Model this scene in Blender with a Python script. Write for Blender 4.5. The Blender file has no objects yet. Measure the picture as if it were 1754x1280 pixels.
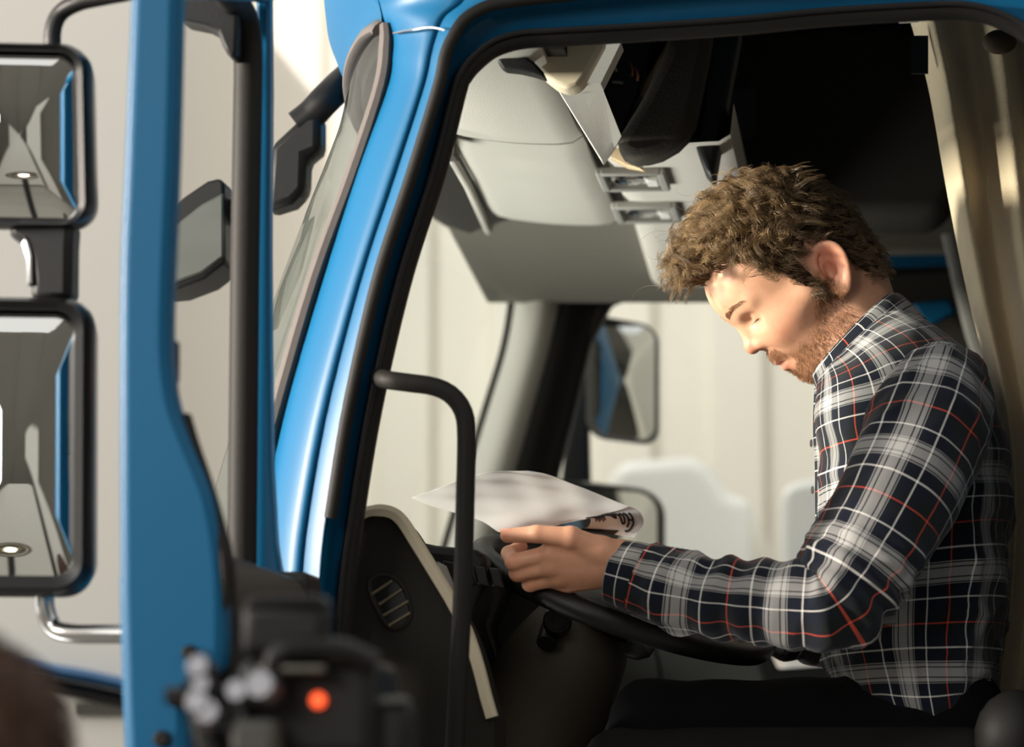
import bpy, bmesh, math, random
import numpy as np
from mathutils import Vector, Matrix
random.seed(7); rng = np.random.default_rng(7)
SC = bpy.context.scene
COL = SC.collection
# ------------------------------------------------------------------ camera, light, exposure
FPX = 6500.0; W_, H_ = 1754, 1280
YAW = math.atan(625/6500*math.cos(0.1073)); PIT = math.atan(700/6500)
CAM = Vector((0, 0, 1.6))
FW = Vector((-math.sin(YAW)*math.cos(PIT), math.cos(YAW)*math.cos(PIT), math.sin(PIT)))
RT = Vector((math.cos(YAW), math.sin(YAW), 0)); UP = RT.cross(FW)
cd = bpy.data.cameras.new('camera'); cam = bpy.data.objects.new('camera', cd); COL.objects.link(cam)
cam.matrix_world = Matrix.Translation(CAM) @ Matrix((RT, UP, -FW)).transposed().to_4x4()
cd.sensor_width = 36; cd.lens = 36*FPX/W_; cd.clip_end = 100; cd.clip_start = 0.05
cd.dof.use_dof = True; cd.dof.focus_distance = 4.72; cd.dof.aperture_fstop = 4.4
SC.camera = cam
SC.view_settings.view_transform = 'Standard'; SC.view_settings.look = 'None'
SC.view_settings.exposure = 0.08; SC.view_settings.gamma = 1
SC.view_settings.use_curve_mapping = False
SC.cycles.max_bounces = 8; SC.cycles.transparent_max_bounces = 16
SC.cycles.caustics_reflective = False; SC.cycles.caustics_refractive = False
SC.cycles.sample_clamp_indirect = 4
wd = bpy.data.worlds.new('sky'); SC.world = wd; wd.use_nodes = True
wd.node_tree.nodes['Background'].inputs[0].default_value = (1.0, 0.97, 0.92, 1)
wd.node_tree.nodes['Background'].inputs[1].default_value = 0.80
def area(name, loc, target, size, power, col=(1, 1, 1), sy=None, spread=180):
    l = bpy.data.lights.new(name, 'AREA'); l.size = size; l.energy = power; l.color = col
    if sy: l.shape = 'RECTANGLE'; l.size_y = sy
    l.spread = math.radians(spread)
    o = bpy.data.objects.new(name, l); COL.objects.link(o); o.location = loc
    o.rotation_euler = (Vector(target)-Vector(loc)).to_track_quat('-Z', 'Y').to_euler()
    return o
# warm key light through the windscreen, then added fill lights without a real source
area('warm_key_light', (-5.2, 2.75, 2.75), (0.1, 4.62, 2.02), 0.60, 44, (1.0, 0.90, 0.79), spread=40)
area('camera_side_fill', (-3.6, -2.4, 3.6), (0.2, 5.0, 2.0), 3.0, 225, (1.0, 0.96, 0.90))  # added soft fill from camera left for the near side of cab and man
area('front_fill', (-7.5, 6.2, 2.4), (0, 5.4, 2.2), 3.4, 85, (0.97, 0.98, 1.0))  # added front light to lift the visors and the far pillar
area('visor_fill', (-2.5, 5.2, 0.6), (-0.45, 5.2, 2.4), 1.5, 19, (1.0, 0.97, 0.92), spread=60)  # added low light, aimed up through the windscreen to brighten the visors
area('back_wall_fill', (-2.8, 8.0, 4.8), (-2.2, 11.0, 2.2), 2.8, 170, (1.0, 0.97, 0.93))  # added light that only brightens the back wall

# ------------------------------------------------------------------ helpers
def P(px, py, Y):
    d = FW + RT*((px-877)/FPX) + UP*((640-py)/FPX)
    return CAM + d*((Y-CAM.y)/d.y)
def PN(px, py, Y):
    return np.array(P(px, py, Y))
def lin(r, g, b):
    f = lambda c: c/12.92 if c <= .04045 else ((c+.055)/1.055)**2.4
    return (f(r/255), f(g/255), f(b/255), 1)
def cr(pts, n, closed=False):
    """Catmull-Rom through pts, n samples evenly by arc length (points of any dimension)"""
    p = np.array(pts, float); m = len(p)
    if closed: q = np.vstack([p[-1], p, p[0], p[1]])
    else: q = np.vstack([2*p[0]-p[1], p, 2*p[-1]-p[-2]])
    out = []
    for i in range(len(q)-3):
        a, b, c, d = q[i:i+4]
        for t in np.linspace(0, 1, 12, endpoint=False):
            out.append(0.5*((2*b)+(c-a)*t+(2*a-5*b+4*c-d)*t*t+(3*b-a-3*c+d)*t**3))
    if not closed: out.append(q[-2])
    else: out.append(out[0])
    o = np.array(out); s = np.r_[0, np.cumsum(np.linalg.norm(np.diff(o, axis=0), axis=1))]
    u = np.linspace(0, s[-1], n, endpoint=not closed)
    return np.stack([np.interp(u, s, o[:, k]) for k in range(o.shape[1])], 1)
def crp(pts, n):
    """Catmull-Rom, n samples uniform in the control parameter"""
    p = np.array(pts, float); q = np.vstack([2*p[0]-p[1], p, 2*p[-1]-p[-2]])
    out = []
    for u in np.linspace(0, len(p)-1, n):
        i = min(int(u), len(p)-2); t = u-i; a, b, c, d = q[i:i+4]
        out.append(0.5*((2*b)+(c-a)*t+(2*a-5*b+4*c-d)*t*t+(3*b-a-3*c+d)*t**3))
    return np.array(out)
class MB:
    def __init__(s): s.v = []; s.f = []; s.uv = []; s.m = []
    def add(s, v, f, uv=None, m=0):
        k = len(s.v); s.v += [tuple(map(float, x)) for x in v]
        for q in f: s.f.append([i+k for i in q]); s.m.append(m)
        s.uv += [tuple(x) for x in uv] if uv is not None else [(0, 0)]*len(v)
        return s
    def grid(s, g, cu=False, cv=False, uv=None, flip=False, m=0):
        g = np.asarray(g, float); a, b = g.shape[:2]; f = []
        for i in range(a if cu else a-1):
            for j in range(b if cv else b-1):
                q = [i*b+j, i*b+(j+1) % b, ((i+1) % a)*b+(j+1) % b, ((i+1) % a)*b+j]
                f.append(q[::-1] if flip else q)
        return s.add(g.reshape(-1, 3), f, None if uv is None else np.asarray(uv).reshape(-1, 2), m)
    def slab(s, g, off, m=0, uv=None):
        """open grid given thickness: off is one vector or a grid of vectors"""
        g = np.asarray(g, float); h = g+np.asarray(off, float); a, b = g.shape[:2]
        s.grid(g, m=m, uv=uv); s.grid(h, flip=True, m=m, uv=uv)
        k = len(s.v)-2*a*b; n = a*b
        loop = [(i*b) for i in range(a)]+[(a-1)*b+j for j in range(1, b)]+[i*b+b-1 for i in range(a-2, -1, -1)]+[j for j in range(b-2, 0, -1)]
        for x, y in zip(loop, loop[1:]+loop[:1]):
            s.f.append([k+x, k+y, k+n+y, k+n+x]); s.m.append(m)
        return s
    def prism(s, poly, vec, m=0):
        p = [Vector(x) for x in poly]; n = len(p); vec = Vector(vec)
        f = [list(range(n)), list(range(2*n-1, n-1, -1))]+[[i, i+n, (i+1) % n+n, (i+1) % n] for i in range(n)]
        return s.add(p+[x+vec for x in p], f, m=m)
    def tube(s, path, r, n=12, closed=False, flat=None, m=0, ref=(0, 1, 0)):
        """flat: thickness ratio along ref (elliptic section)"""
        p = np.array(path, float); k = len(p); r = np.broadcast_to(np.array(r, float), (k,))
        if closed: t = np.roll(p, -1, 0)-np.roll(p, 1, 0)
        else: t = np.gradient(p, axis=0)
        t /= np.linalg.norm(t, axis=1)[:, None]+1e-12
        g = []; ref = np.array(ref, float); prev = None
        for i in range(k):
            if flat is None:
                if prev is None:
                    a = np.cross(t[i], ref)
                    if np.linalg.norm(a) < .1: a = np.cross(t[i], (0.3, 0.1, 1))
                else: a = prev-t[i]*np.dot(prev, t[i])
                a /= np.linalg.norm(a); prev = a; b = np.cross(t[i], a); fl = 1
            else:
                b = ref-t[i]*np.dot(ref, t[i]); b /= np.linalg.norm(b); a = np.cross(b, t[i]); fl = flat
            g.append([p[i]+r[i]*(math.cos(x)*a+fl*math.sin(x)*b) for x in np.linspace(0, 2*math.pi, n, endpoint=False)])
        k0 = len(s.v); s.grid(g, cu=closed, cv=True, m=m)
        if not closed:
            s.f.append([k0+j for j in range(n)]); s.m.append(m)
            s.f.append([k0+(k-1)*n+j for j in range(n-1, -1, -1)]); s.m.append(m)
        return s
    def box(s, c, size, rot=None, m=0):
        R = rot or Matrix.Identity(3); c = Vector(c); x, y, z = [k/2 for k in size]
        v = [c+R @ Vector((a*x, b*y, d*z)) for a in (-1, 1) for b in (-1, 1) for d in (-1, 1)]
        return s.add(v, [[0, 1, 3, 2], [4, 6, 7, 5], [0, 4, 5, 1], [2, 3, 7, 6], [0, 2, 6, 4], [1, 5, 7, 3]], m=m)
    def ball(s, c, r, R=None, nu=16, nv=10, m=0):
        c = np.array(c, float); r = np.broadcast_to(np.array(r, float), (3,)); R = np.array(R) if R is not None else np.eye(3)
        g = [[c+R @ (r*np.array((math.sin(a)*math.cos(b), math.sin(a)*math.sin(b), math.cos(a)))) for b in np.linspace(0, 2*math.pi, nu, endpoint=False)] for a in np.linspace(0.02, math.pi-.02, nv)]
        return s.grid(g, cv=True, flip=True, m=m)
    def lathe(s, c, axis, prof, n=20, m=0):
        """prof: (radius, height along axis)"""
        ax = Vector(axis).normalized(); a = ax.orthogonal().normalized(); b = ax.cross(a); c = Vector(c)
        g = [[c+ax*h+(a*math.cos(t)+b*math.sin(t))*max(r, 1e-4) for t in np.linspace(0, 2*math.pi, n, endpoint=False)] for r, h in prof]
        return s.grid(g, cv=True, m=m)
    def obj(s, name, mat, parent=None, smooth=True, bevel=0, seg=2, sub=0, angle=40, recalc=True):
        me = bpy.data.meshes.new(name); me.from_pydata(s.v, [], s.f)
        for mm in (mat if isinstance(mat, (list, tuple)) else [mat]): me.materials.append(mm)
        me.polygons.foreach_set('material_index', s.m)
        uvl = me.uv_layers.new(name='UVMap'); li = np.empty(len(me.loops), int); me.loops.foreach_get('vertex_index', li)
        uvl.data.foreach_set('uv', np.array(s.uv, float)[li].ravel())
        if recalc:
            bm = bmesh.new(); bm.from_mesh(me); bmesh.ops.recalc_face_normals(bm, faces=bm.faces); bm.to_mesh(me); bm.free()
        if smooth:
            me.polygons.foreach_set('use_smooth', [True]*len(me.polygons))
            if not sub: me.set_sharp_from_angle(angle=math.radians(angle))
        o = bpy.data.objects.new(name, me); COL.objects.link(o)
        if bevel:
            b = o.modifiers.new('bevel', 'BEVEL'); b.width = bevel; b.segments = seg; b.limit_method = 'ANGLE'; b.angle_limit = math.radians(35)
        if sub:
            b = o.modifiers.new('sub', 'SUBSURF'); b.levels = b.render_levels = sub
        if parent: setp(o, parent)
        return o
def setp(o, p):
    o.parent = p; bpy.context.view_layer.update(); o.matrix_parent_inverse = p.matrix_world.inverted()
def thing(name, label, cat, loc=(0, 0, 0), group=None, rz=0):
    o = bpy.data.objects.new(name, None); COL.objects.link(o); o.location = loc; o.rotation_euler = (0, 0, rz); o.empty_display_size = .1
    return tag(o, label, cat, group)
def tag(o, label, cat, group=None):
    o['label'] = label; o['category'] = cat
    if group: o['group'] = group
    return o
def struct(o): o['kind'] = 'structure'; return o
def poly(pts, Y): return [P(x, y, Y) for x, y in pts]
def path(pts, n):
    return cr([PN(*p) for p in pts], n)
# ------------------------------------------------------------------ materials
def mat(name, col, rough=.5, metal=0, bump=0, bscale=200, var=0, vscale=8, coat=0, spec=.5, emit=0, sheen=0, sss=0, trans=0):
    m = bpy.data.materials.new(name); m.use_nodes = True; nt = m.node_tree; b = nt.nodes['Principled BSDF']
    b.inputs['Base Color'].default_value = col; b.inputs['Roughness'].default_value = rough; b.inputs['Metallic'].default_value = metal
    b.inputs['Specular IOR Level'].default_value = spec; b.inputs['Coat Weight'].default_value = coat; b.inputs['Coat Roughness'].default_value = .04
    if sheen: b.inputs['Sheen Weight'].default_value = sheen
    if emit: b.inputs['Emission Color'].default_value = col; b.inputs['Emission Strength'].default_value = emit
    tc = nt.nodes.new('ShaderNodeTexCoord')
    if var:
        n = nt.nodes.new('ShaderNodeTexNoise'); n.inputs['Scale'].default_value = vscale; n.inputs['Detail'].default_value = 5
        nt.links.new(tc.outputs['Object'], n.inputs['Vector'])
        mx = nt.nodes.new('ShaderNodeMix'); mx.data_type = 'RGBA'
        mx.inputs[6].default_value = [c*(1-var) for c in col[:3]]+[1]; mx.inputs[7].default_value = [min(1, c*(1+var)) for c in col[:3]]+[1]
        nt.links.new(n.outputs[0], mx.inputs[0]); nt.links.new(mx.outputs[2], b.inputs['Base Color'])
    if bump:
        n = nt.nodes.new('ShaderNodeTexNoise'); n.inputs['Scale'].default_value = bscale; n.inputs['Detail'].default_value = 3
        nt.links.new(tc.outputs['Object'], n.inputs['Vector'])
        bp = nt.nodes.new('ShaderNodeBump'); bp.inputs['Strength'].default_value = bump; bp.inputs['Distance'].default_value = .002
        nt.links.new(n.outputs[0], bp.inputs['Height']); nt.links.new(bp.outputs[0], b.inputs['Normal'])
    return m
def glass(name, tint, refl=1.0):
    m = bpy.data.materials.new(name); m.use_nodes = True; nt = m.node_tree; nt.nodes.clear()
    o = nt.nodes.new('ShaderNodeOutputMaterial'); t = nt.nodes.new('ShaderNodeBsdfTransparent'); t.inputs[0].default_value = tint
    g = nt.nodes.new('ShaderNodeBsdfGlossy'); g.inputs['Roughness'].default_value = .02
    lw = nt.nodes.new('ShaderNodeLayerWeight'); pw = nt.nodes.new('ShaderNodeMath'); pw.operation = 'POWER'; pw.inputs[1].default_value = 5
    nt.links.new(lw.outputs['Facing'], pw.inputs[0]); lw.inputs[0].default_value = .5
    mu = nt.nodes.new('ShaderNodeMath'); mu.operation = 'MULTIPLY_ADD'; mu.inputs[1].default_value = .9*refl; mu.inputs[2].default_value = .04*refl
    nt.links.new(pw.outputs[0], mu.inputs[0])
    mx = nt.nodes.new('ShaderNodeMixShader')
    nt.links.new(mu.outputs[0], mx.inputs[0]); nt.links.new(t.outputs[0], mx.inputs[1]); nt.links.new(g.outputs[0], mx.inputs[2]); nt.links.new(mx.outputs[0], o.inputs[0])
    return m
M = {}
M['blue'] = mat('blue_paint', lin(12, 86, 126), .40, spec=.24, coat=.0, var=.04, vscale=3)
M['rubber'] = mat('black_rubber', lin(25, 23, 20), .62, bump=.1, spec=.25)
M['rubber_grey'] = mat('grey_rubber', lin(92, 87, 84), .75, spec=.2, bump=.15, var=.1, vscale=30)
M['black'] = mat('black_plastic', lin(17, 17, 17), .45, bump=.2, bscale=500, spec=.35)
M['black_gloss'] = mat('black_gloss_plastic', lin(15, 15, 16), .28, spec=.4)
M['dash'] = mat('dark_dashboard_plastic', lin(31, 28, 22), .65, bump=.4, bscale=700, var=.06, spec=.25)
M['dark'] = mat('dark_fabric', lin(62, 59, 54), .9, spec=.15, bump=.3, bscale=300)
M['cream'] = mat('cream_trim', lin(200, 188, 162), .6, bump=.2, bscale=600)
M['lightgrey'] = mat('light_grey_headliner', lin(198, 194, 184), .8, bump=.25, bscale=500, var=.03)
M['grey'] = mat('grey_plastic', lin(150, 148, 142), .6, bump=.2, bscale=400)
M['tan'] = mat('tan_trim', lin(190, 170, 138), .7, bump=.2, bscale=500)
M['chrome'] = mat('chrome', (.85, .85, .85, 1), .12, 1)
M['mirror'] = mat('mirror_glass', (.88, .9, .89, 1), .02, 1)
M['white'] = mat('white_paint', lin(238, 236, 230), .35, coat=.3)
M['wall'] = mat('cream_wall_paint', lin(226, 220, 208), .9, var=.03, vscale=1.5)
M['seat'] = mat('black_seat_fabric', lin(18, 17, 16), .85, spec=.15, bump=.3, bscale=300)
M['glass'] = glass('clear_glass', (.85, .90, .88, 1), .8)
M['glass_side'] = glass('side_glass', (.86, .90, .89, 1), .6)
M['skyglass'] = glass('dark_glass', (.25, .3, .3, 1), 1)
# ------------------------------------------------------------------ the hall
FLOOR = 0.0
m = mat('concrete_floor', lin(158, 153, 144), .6, bump=.3, bscale=30, var=.2, vscale=2)
struct(MB().box((0, 3.5, -.05), (19, 16.4, .1)).obj('floor', m, smooth=False))
def ribbed(name, a, b, h, depth, mtl, step=.33):
    """wall of tall ribbed panels from a to b (plan points); ribs face the left-hand normal"""
    a, b = Vector(a), Vector(b); L = (b-a).length; t = (b-a)/L; n = Vector((t.y, -t.x, 0)); pr = []
    x = 0; mb = MB()
    while x < L:
        for dx, dz in ((0, 0), (.02, depth), (step*.5, depth), (step*.5+.02, 0)):
            if x+dx < L: pr.append((x+dx, dz))
        x += step
    pr.append((L, 0))
    g = [[a+t*x_+n*d+Vector((0, 0, z)) for z in (0, h)] for x_, d in pr]
    back = [[a+t*x_-n*.12+Vector((0, 0, z)) for z in (0, h)] for x_, d in (pr[-1], pr[0])]
    mb.grid(np.array(g+back), cu=True)
    return struct(mb.obj(name, mtl, smooth=False))
ribbed('wall_back', (-9.4, 11.2, 0), (9.4, 11.2, 0), 5.5, .035, M['wall'])
ribbed('wall_left', (-9.4, -4.5, 0), (-9.4, 11.2, 0), 5.5, .03, M['wall'])
ribbed('wall_right', (9.4, 11.2, 0), (9.4, -4.5, 0), 5.5, .03, M['wall'])
ribbed('wall_front', (9.4, -4.6, 0), (-9.4, -4.6, 0), 5.5, .02, mat('grey_wall_paint', lin(118, 115, 108), .9))
# pipe column on the back wall
# ------------------------------------------------------------------ the blue truck
truck = thing('truck', 'blue truck with its driver door open, man sitting at the wheel', 'truck', (0.3, 5.4, 0))
NY = 4.25; FY = 6.55            # near and far skin of the cab
def sub(rows, n): return crp(rows, n)
# --- inner and outer loops of the door opening (px,py)
INNER = [(556, 1880), (563, 1400), (568, 1280), (572, 1100), (579, 1000), (592, 900), (625, 700), (676, 480), (733, 300), (770, 155), (786, 118), (805, 95), (838, 70), (885, 56), (946, 52), (1084, 44), (1260, 32), (1402, 18), (1565, 8), (1646, 7), (1707, 22), (1760, 55), (1810, 120), (1850, 240), (1880, 500), (1880, 900), (1870, 1400), (1862, 1880)]
OUTER = [(522, 1880), (530, 1400), (535, 1280), (540, 1100), (545, 1000), (556, 890), (588, 700), (642, 480), (702, 300), (748, 150), (762, 95), (775, 60), (796, 28), (835, 6), (880, -3), (980, -14), (1200, -34), (1380, -46), (1560, -55), (1680, -52), (1770, -20), (1830, 30), (1880, 100), (1920, 240), (1945, 500), (1945, 900), (1935, 1400), (1930, 1880)]
NN = 160
inn = crp(INNER, NN); out = crp(OUTER, NN)
def loop3(a, Y): return np.array([PN(x, y, Y) for x, y in a])
cabside = MB()
gI = loop3(inn, NY+.035); gO = loop3(out, NY-.005)
mid = out*.62+inn*.38; g1 = loop3(out*.85+inn*.15, NY+.004); g2 = loop3(mid, NY+.026); g3 = loop3(out*.3+inn*.7, NY+.03)
gB = loop3(inn, NY+.09)
cabside.grid(np.stack([gO, g1, g2, g3, gI, gB], 1))
# skin outside the outer loop, rear side and roof rail
o2 = np.array([(x, y) for x, y in OUTER[14:]]); o2 = crp(o2, 80)
cen = np.array([1250, 640]); 
ext = np.array([[min(2600, x+ (x-1250)*1.4) if x > 1700 else x+(x-1250)*.25, y-260 if y < 60 else y] for x, y in o2])
cabside.grid(np.stack([loop3(o2, NY-.005), loop3(o2*.9+ext*.1, NY-.016), loop3(o2*.3+ext*.7, NY), loop3(ext, NY+.25)], 1))
cabside.obj('cab_side', M['blue'], truck, angle=60)
# A-pillar skin: rows (y, left edge, right edge)
AROW = [(-300, 640, 1020), (-130, 600, 980), (-40, 612, 905), (-14, 630, 868), (6, 645, 842), (28, 655, 800), (60, 668, 776), (95, 668, 763), (150, 660, 749), (300, 605, 703), (480, 549, 643), (700, 485, 589), (890, 447, 557), (1000, 436, 546), (1100, 432, 541), (1280, 425, 536), (1880, 410, 522)]
rows = crp([(y, l, r) for y, l, r in AROW], 60)
gp = []
for y, l, r in rows:
    row = []
    for t, dy in ((0, .074), (.06, .064), (.14, .052), (.24, .039), (.36, .027), (.5, .016), (.62, .0095), (.70, .009), (.73, .0115), (.80, .006), (.90, .0), (1, -.005)):
        row.append(PN(l+(r-l)*t, y, NY+dy))
    gp.append(row)
MB().grid(gp).obj('front_pillar', M['blue'], truck, angle=70)
# seam between pillar and roof
MB().tube(path([(674, 57, NY+.05), (700, 52, NY+.016), (735, 46, NY-.003), (762, 52, NY-.006)], 14), .0012, 6).obj('roof_seam', M['chrome'], truck)
# seals
MB().tube(loop3(crp([(a[0]+(15 if i < 10 else 9), a[1]+(0 if i < 10 else 13)) for i, a in enumerate(INNER)], 200), NY+.03), .0105, 12, flat=1.5).obj('door_opening_seal', M['rubber'], truck)
MB().tube(loop3(crp([(a[0]+7, a[1]) for a in INNER], 200), NY+.012), .0035, 8).obj('seal_lip', M['black'], truck)
MB().tube(loop3(crp([(566, 888), (597, 700), (647, 480), (705, 300), (751, 150), (763, 95), (777, 62), (798, 32), (835, 11), (880, 2), (980, -9), (1200, -28), (1400, -38), (1600, -44)], 120), NY-.006), .0075, 10, flat=.8).obj('outer_door_seal', M['rubber'], truck)
# --- windscreen: plan curve mirrored about the middle of the cab
CY = (NY+FY)/2; HW = (FY-NY)/2-.075
WROW = [(22, 652, .13), (76, 652, .14), (150, 641, .15), (300, 591, .16), (480, 526, .16), (700, 462, .165), (900, 408, .17), (1080, 360, .17)]
def wplan(px, py, B, ext=0):
    e = P(px, py, CY-HW); r = []
    for t in np.linspace(-1, 1, 49):
        r.append((e.x-B*(1-abs(t)**2.6)-ext, CY+t*HW, e.z-(.014*abs(t)**14 if py < 30 else 0)))
    return r
ws = crp([np.array(wplan(w[1], w[0], w[2])).ravel() for w in WROW], 36).reshape(36, 49, 3)
MB().grid(ws).obj('windscreen', M['glass'], truck, sub=0, angle=180)
# rubber frame of the windscreen
def onws(v, u):
    i = v*35; j = u*48; a, b = int(min(i, 34)), int(min(j, 47)); s, t = i-a, j-b
    return (ws[a, b]*(1-s)+ws[a+1, b]*s)*(1-t)+(ws[a, b+1]*(1-s)+ws[a+1, b+1]*s)*t
fr = [onws(.03, .001), onws(.012, .004), onws(.003, .012)]+[ws[0, k] for k in range(2, 47)]+[onws(.0, .98), onws(.02, .996)]+[ws[k, 48] for k in range(2, 36)]
fr = cr(fr, 200)
MB().tube(fr, .0115, 10, flat=.6, ref=(-.6, 0, .8)).obj('windscreen_seal', M['rubber_grey'], truck)
near = np.array([ws[k, 0] for k in range(0, 36)])
g = []
for k, q in enumerate(near):
    w = .014+.005*min(1, k/14)
    g.append([q+np.array((-.003, .006, 0)), q+np.array((0, -.004, 0)), q+np.array((w*.3, -.012, 0)), q+np.array((w*.7, -.012, 0)), q+np.array((w, -.004, 0)), q+np.array((w, .02, 0))])
MB().grid(g).obj('windscreen_side_seal', M['rubber_grey'], truck)
# --- roof front
rf = []
top = ws[0]
for dz, dx, sh in ((-.006, .004, 0), (.010, .004, 0), (.03, -.006, .0), (.055, -.022, 0), (.10, -.04, 0), (.2, -.02, 0), (.3, .1, 0), (.36, .3, 0), (.38, .8, 0), (.36, 1.9, 0)):
    rr = []
    for j, q in enumerate(top):
        t = j/24-1
        y = CY+(q[1]-CY)*(1+.02*min(1, max(0, dz*12)))
        rr.append((q[0]+dx*(1-.55*abs(t)**6), y, q[2]+dz-.05*abs(t)**8*max(0, dz-.15)*5))
    rf.append(rr)
MB().grid(rf).obj('roof', M['blue'], truck, sub=1)
# --- far side of the cab: door wall with a window hole
fY = FY-.1
def far(x, y, dy=0): return PN(x, y, fY+dy)
# far pillar: light trim turning into the dark door frame
FROW = [(420, 900, 1062), (450, 886, 1046), (520, 880, 1032), (600, 866, 1012), (700, 836, 988), (800, 806, 962), (900, 776, 940), (1000, 748, 915)]
rows = crp(FROW, 40); g = []; gd = []
for y, l, r in rows:
    m_ = l+(r-l)*.52
    g.append([PN(l+(m_-l)*t, y, fY+dy) for t, dy in ((0, .03), (.1, -.015), (.3, -.045), (.55, -.055), (.8, -.045), (1, -.02))])
    gd.append([PN(m_+(r-m_)*t, y, fY+dy) for t, dy in ((-.1, -.02), (.15, -.03), (.5, -.01), (.8, 0), (1, .0), (1.0, .06))])
MB().grid(g).obj('far_pillar_trim', M['lightgrey'], truck, sub=1)
MB().grid(gd).obj('far_door_frame_post', M['rubber'], truck, sub=1)
MB().tube(cr([PN(l-3, y, fY+.03) for y, l, r in FROW], 40), .008, 8).obj('far_windscreen_seal', M['rubber'], truck)
# far door: frame above window, rear part, lower panel (dark, with kerb window)
def farplate(name, pts, mtl, y0, th, bevel=.006):
    return MB().prism(poly(pts, y0), (0, th, 0)).obj(name, mtl, truck, smooth=True, bevel=bevel)
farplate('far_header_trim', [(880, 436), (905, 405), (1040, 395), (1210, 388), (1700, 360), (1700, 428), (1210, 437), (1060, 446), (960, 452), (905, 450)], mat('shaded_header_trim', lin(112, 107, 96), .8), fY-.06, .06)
farplate('far_door_frame_top', [(1000, 520), (1040, 468), (1080, 455), (1700, 425), (1700, 478), (1480, 484), (1200, 499), (1075, 509), (1046, 520), (1032, 548), (1010, 590)], M['rubber'], fY+.0, .05)
farplate('far_door_blue_edge', [(1060, 455), (1090, 446), (1700, 416), (1700, 452), (1090, 472), (1060, 478)], M['blue'], fY-.012, .01, .002)
farplate('far_rear_post', [(1478, 470), (1720, 455), (1720, 1150), (1462, 1150)], M['dark'], fY, .05)
farplate('far_door_panel', [(930, 1040), (1060, 1060), (1290, 1085), (1322, 1180), (1345, 1300), (900, 1300)], mat('grey_door_panel', lin(84, 84, 80), .7, bump=.4, bscale=400), fY-.03, .06, .012)
MB().tube(path([(1112, 1088, fY-.034), (1120, 1110, fY-.034), (1130, 1150, fY-.034), (1134, 1210, fY-.034)], 12), .003, 6).obj('door_panel_seam', M['black'], truck)
farplate('far_door_lower_frame', [(1290, 1075), (1300, 1075), (1332, 1146), (1420, 1140), (1560, 1110), (1600, 1120), (1600, 1330), (1335, 1330)], M['black'], fY-.02, .05)
farplate('far_cab_wall', [(1215, 385), (1210, 60), (1200, -400), (2300, -400), (2300, 1300), (1700, 1300), (1700, 380)], M['dark'], fY+.02, .05)
farplate('far_upper_wall', [(885, 446), (885, -300), (1212, -300), (1212, 446)], M['dark'], fY+.03, .04)
farplate('far_cab_skin', [(1482, 385), (1210, 385), (1210, 60), (1200, -300), (2300, -300), (2300, 1300), (1482, 1300)], M['blue'], fY+.075, .02)
g_ = [[far(x, y, .03) for x, y in r] for r in (((1000, 470), (1240, 470), (1480, 470)), ((930, 800), (1200, 800), (1480, 800)), ((880, 1100), (1200, 1100), (1480, 1130)))]
MB().grid(g_).obj('far_side_window', M['glass_side'], truck)
# --- floor, rear wall and ceiling of the cab
x0 = P(560, 1280, NY).x
MB().box((x0+1.05, CY, 1.19), (2.5, FY-NY-.14, .06)).obj('cab_floor', M['dark'], truck, smooth=False)
MB().box((x0+2.3, CY, 2.2), (.05, FY-NY-.1, 2.0)).obj('cab_rear_wall', M['dark'], truck, smooth=False)
zt = ws[0, 24][2]
MB().box((x0+1.55, CY, zt+.24), (1.5, FY-NY-.14, .04)).obj('cab_ceiling', M['dark'], truck, smooth=False)
# grey loop of the passenger's belt guide on the far rear post
MB().tube(path([(1625, 400, 6.3), (1636, 450, 6.3), (1650, 510, 6.3), (1668, 580, 6.3), (1690, 640, 6.3)], 20), .012, 10, flat=.3).obj('passenger_seat_belt', M['grey'], truck)
farplate('far_rear_blue_bracket', [(1560, 520), (1625, 510), (1640, 535), (1590, 560)], M['blue'], 6.38, .03)
# --- overhead: sun visors, console, lockers
HZ = P(935, 120, 4.45).z
XE = P(935, 120, 4.45).x
def visor(name, yA, yB, mtl, xf0, xf1):
    g = []
    for s in np.linspace(0, 1, 13):
        y = yA+(yB-yA)*s; xf = xf0+(xf1-xf0)*s; e = abs(2*s-1)**10
        row = []
        for t in np.linspace(0, 1, 13):
            f = abs(2*t-1)**10
            row.append((xf+(XE-xf)*t, y, HZ+.018*(1-t)+.012*(e+f)-.006*math.sin(t*3.14)))
        g.append(row)
    return MB().slab(g, (0, 0, .022)).obj(name, mtl, truck, angle=50)
XV = P(770, 258, 5.05).x
visor('sun_visor', 4.36, 5.045, M['lightgrey'], XV+.0, XV-.005)
visor('sun_visor', 5.055, 5.80, M['lightgrey'], XV-.005, XV-.02)
MB().tube([(XV-.006, 4.9, HZ+.015), (XV-.012, 5.4, HZ+.012), (XV-.03, 5.8, HZ+.02), (XV-.05, 6.2, HZ+.03)], .006, 8).obj('visor_rail', M['lightgrey'], truck)
MB().box((XV-.003, 5.05, HZ+.004), (.03, .05, .02)).obj('visor_clip', M['rubber_grey'], truck, bevel=.004)
# header over the windscreen and the far end of the headliner
g = []
for t in np.linspace(-.97, .98, 40):
    j = (t+1)*24; q = onws(0.0, j/48); q2 = onws(.09, j/48)
    g.append([(q[0]+.01, q[1], q[2]+.03), (q2[0]+.02, q2[1], q2[2]), (q2[0]+.05, q2[1], q2[2]-.006), (XV+.03, q[1], HZ+.03)])
MB().grid(g).obj('windscreen_header', M['black'], truck)
MB().prism([(XV-.1, 5.81, HZ+.03), (XE+.02, 5.81, HZ+.03), (XE+.14, 6.42, HZ-.035), (XV-.09, 6.42, HZ-.03)], (0, 0, .03)).obj('far_headliner', mat('shaded_grey_trim', lin(118, 114, 104), .8), truck, bevel=.006)
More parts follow.
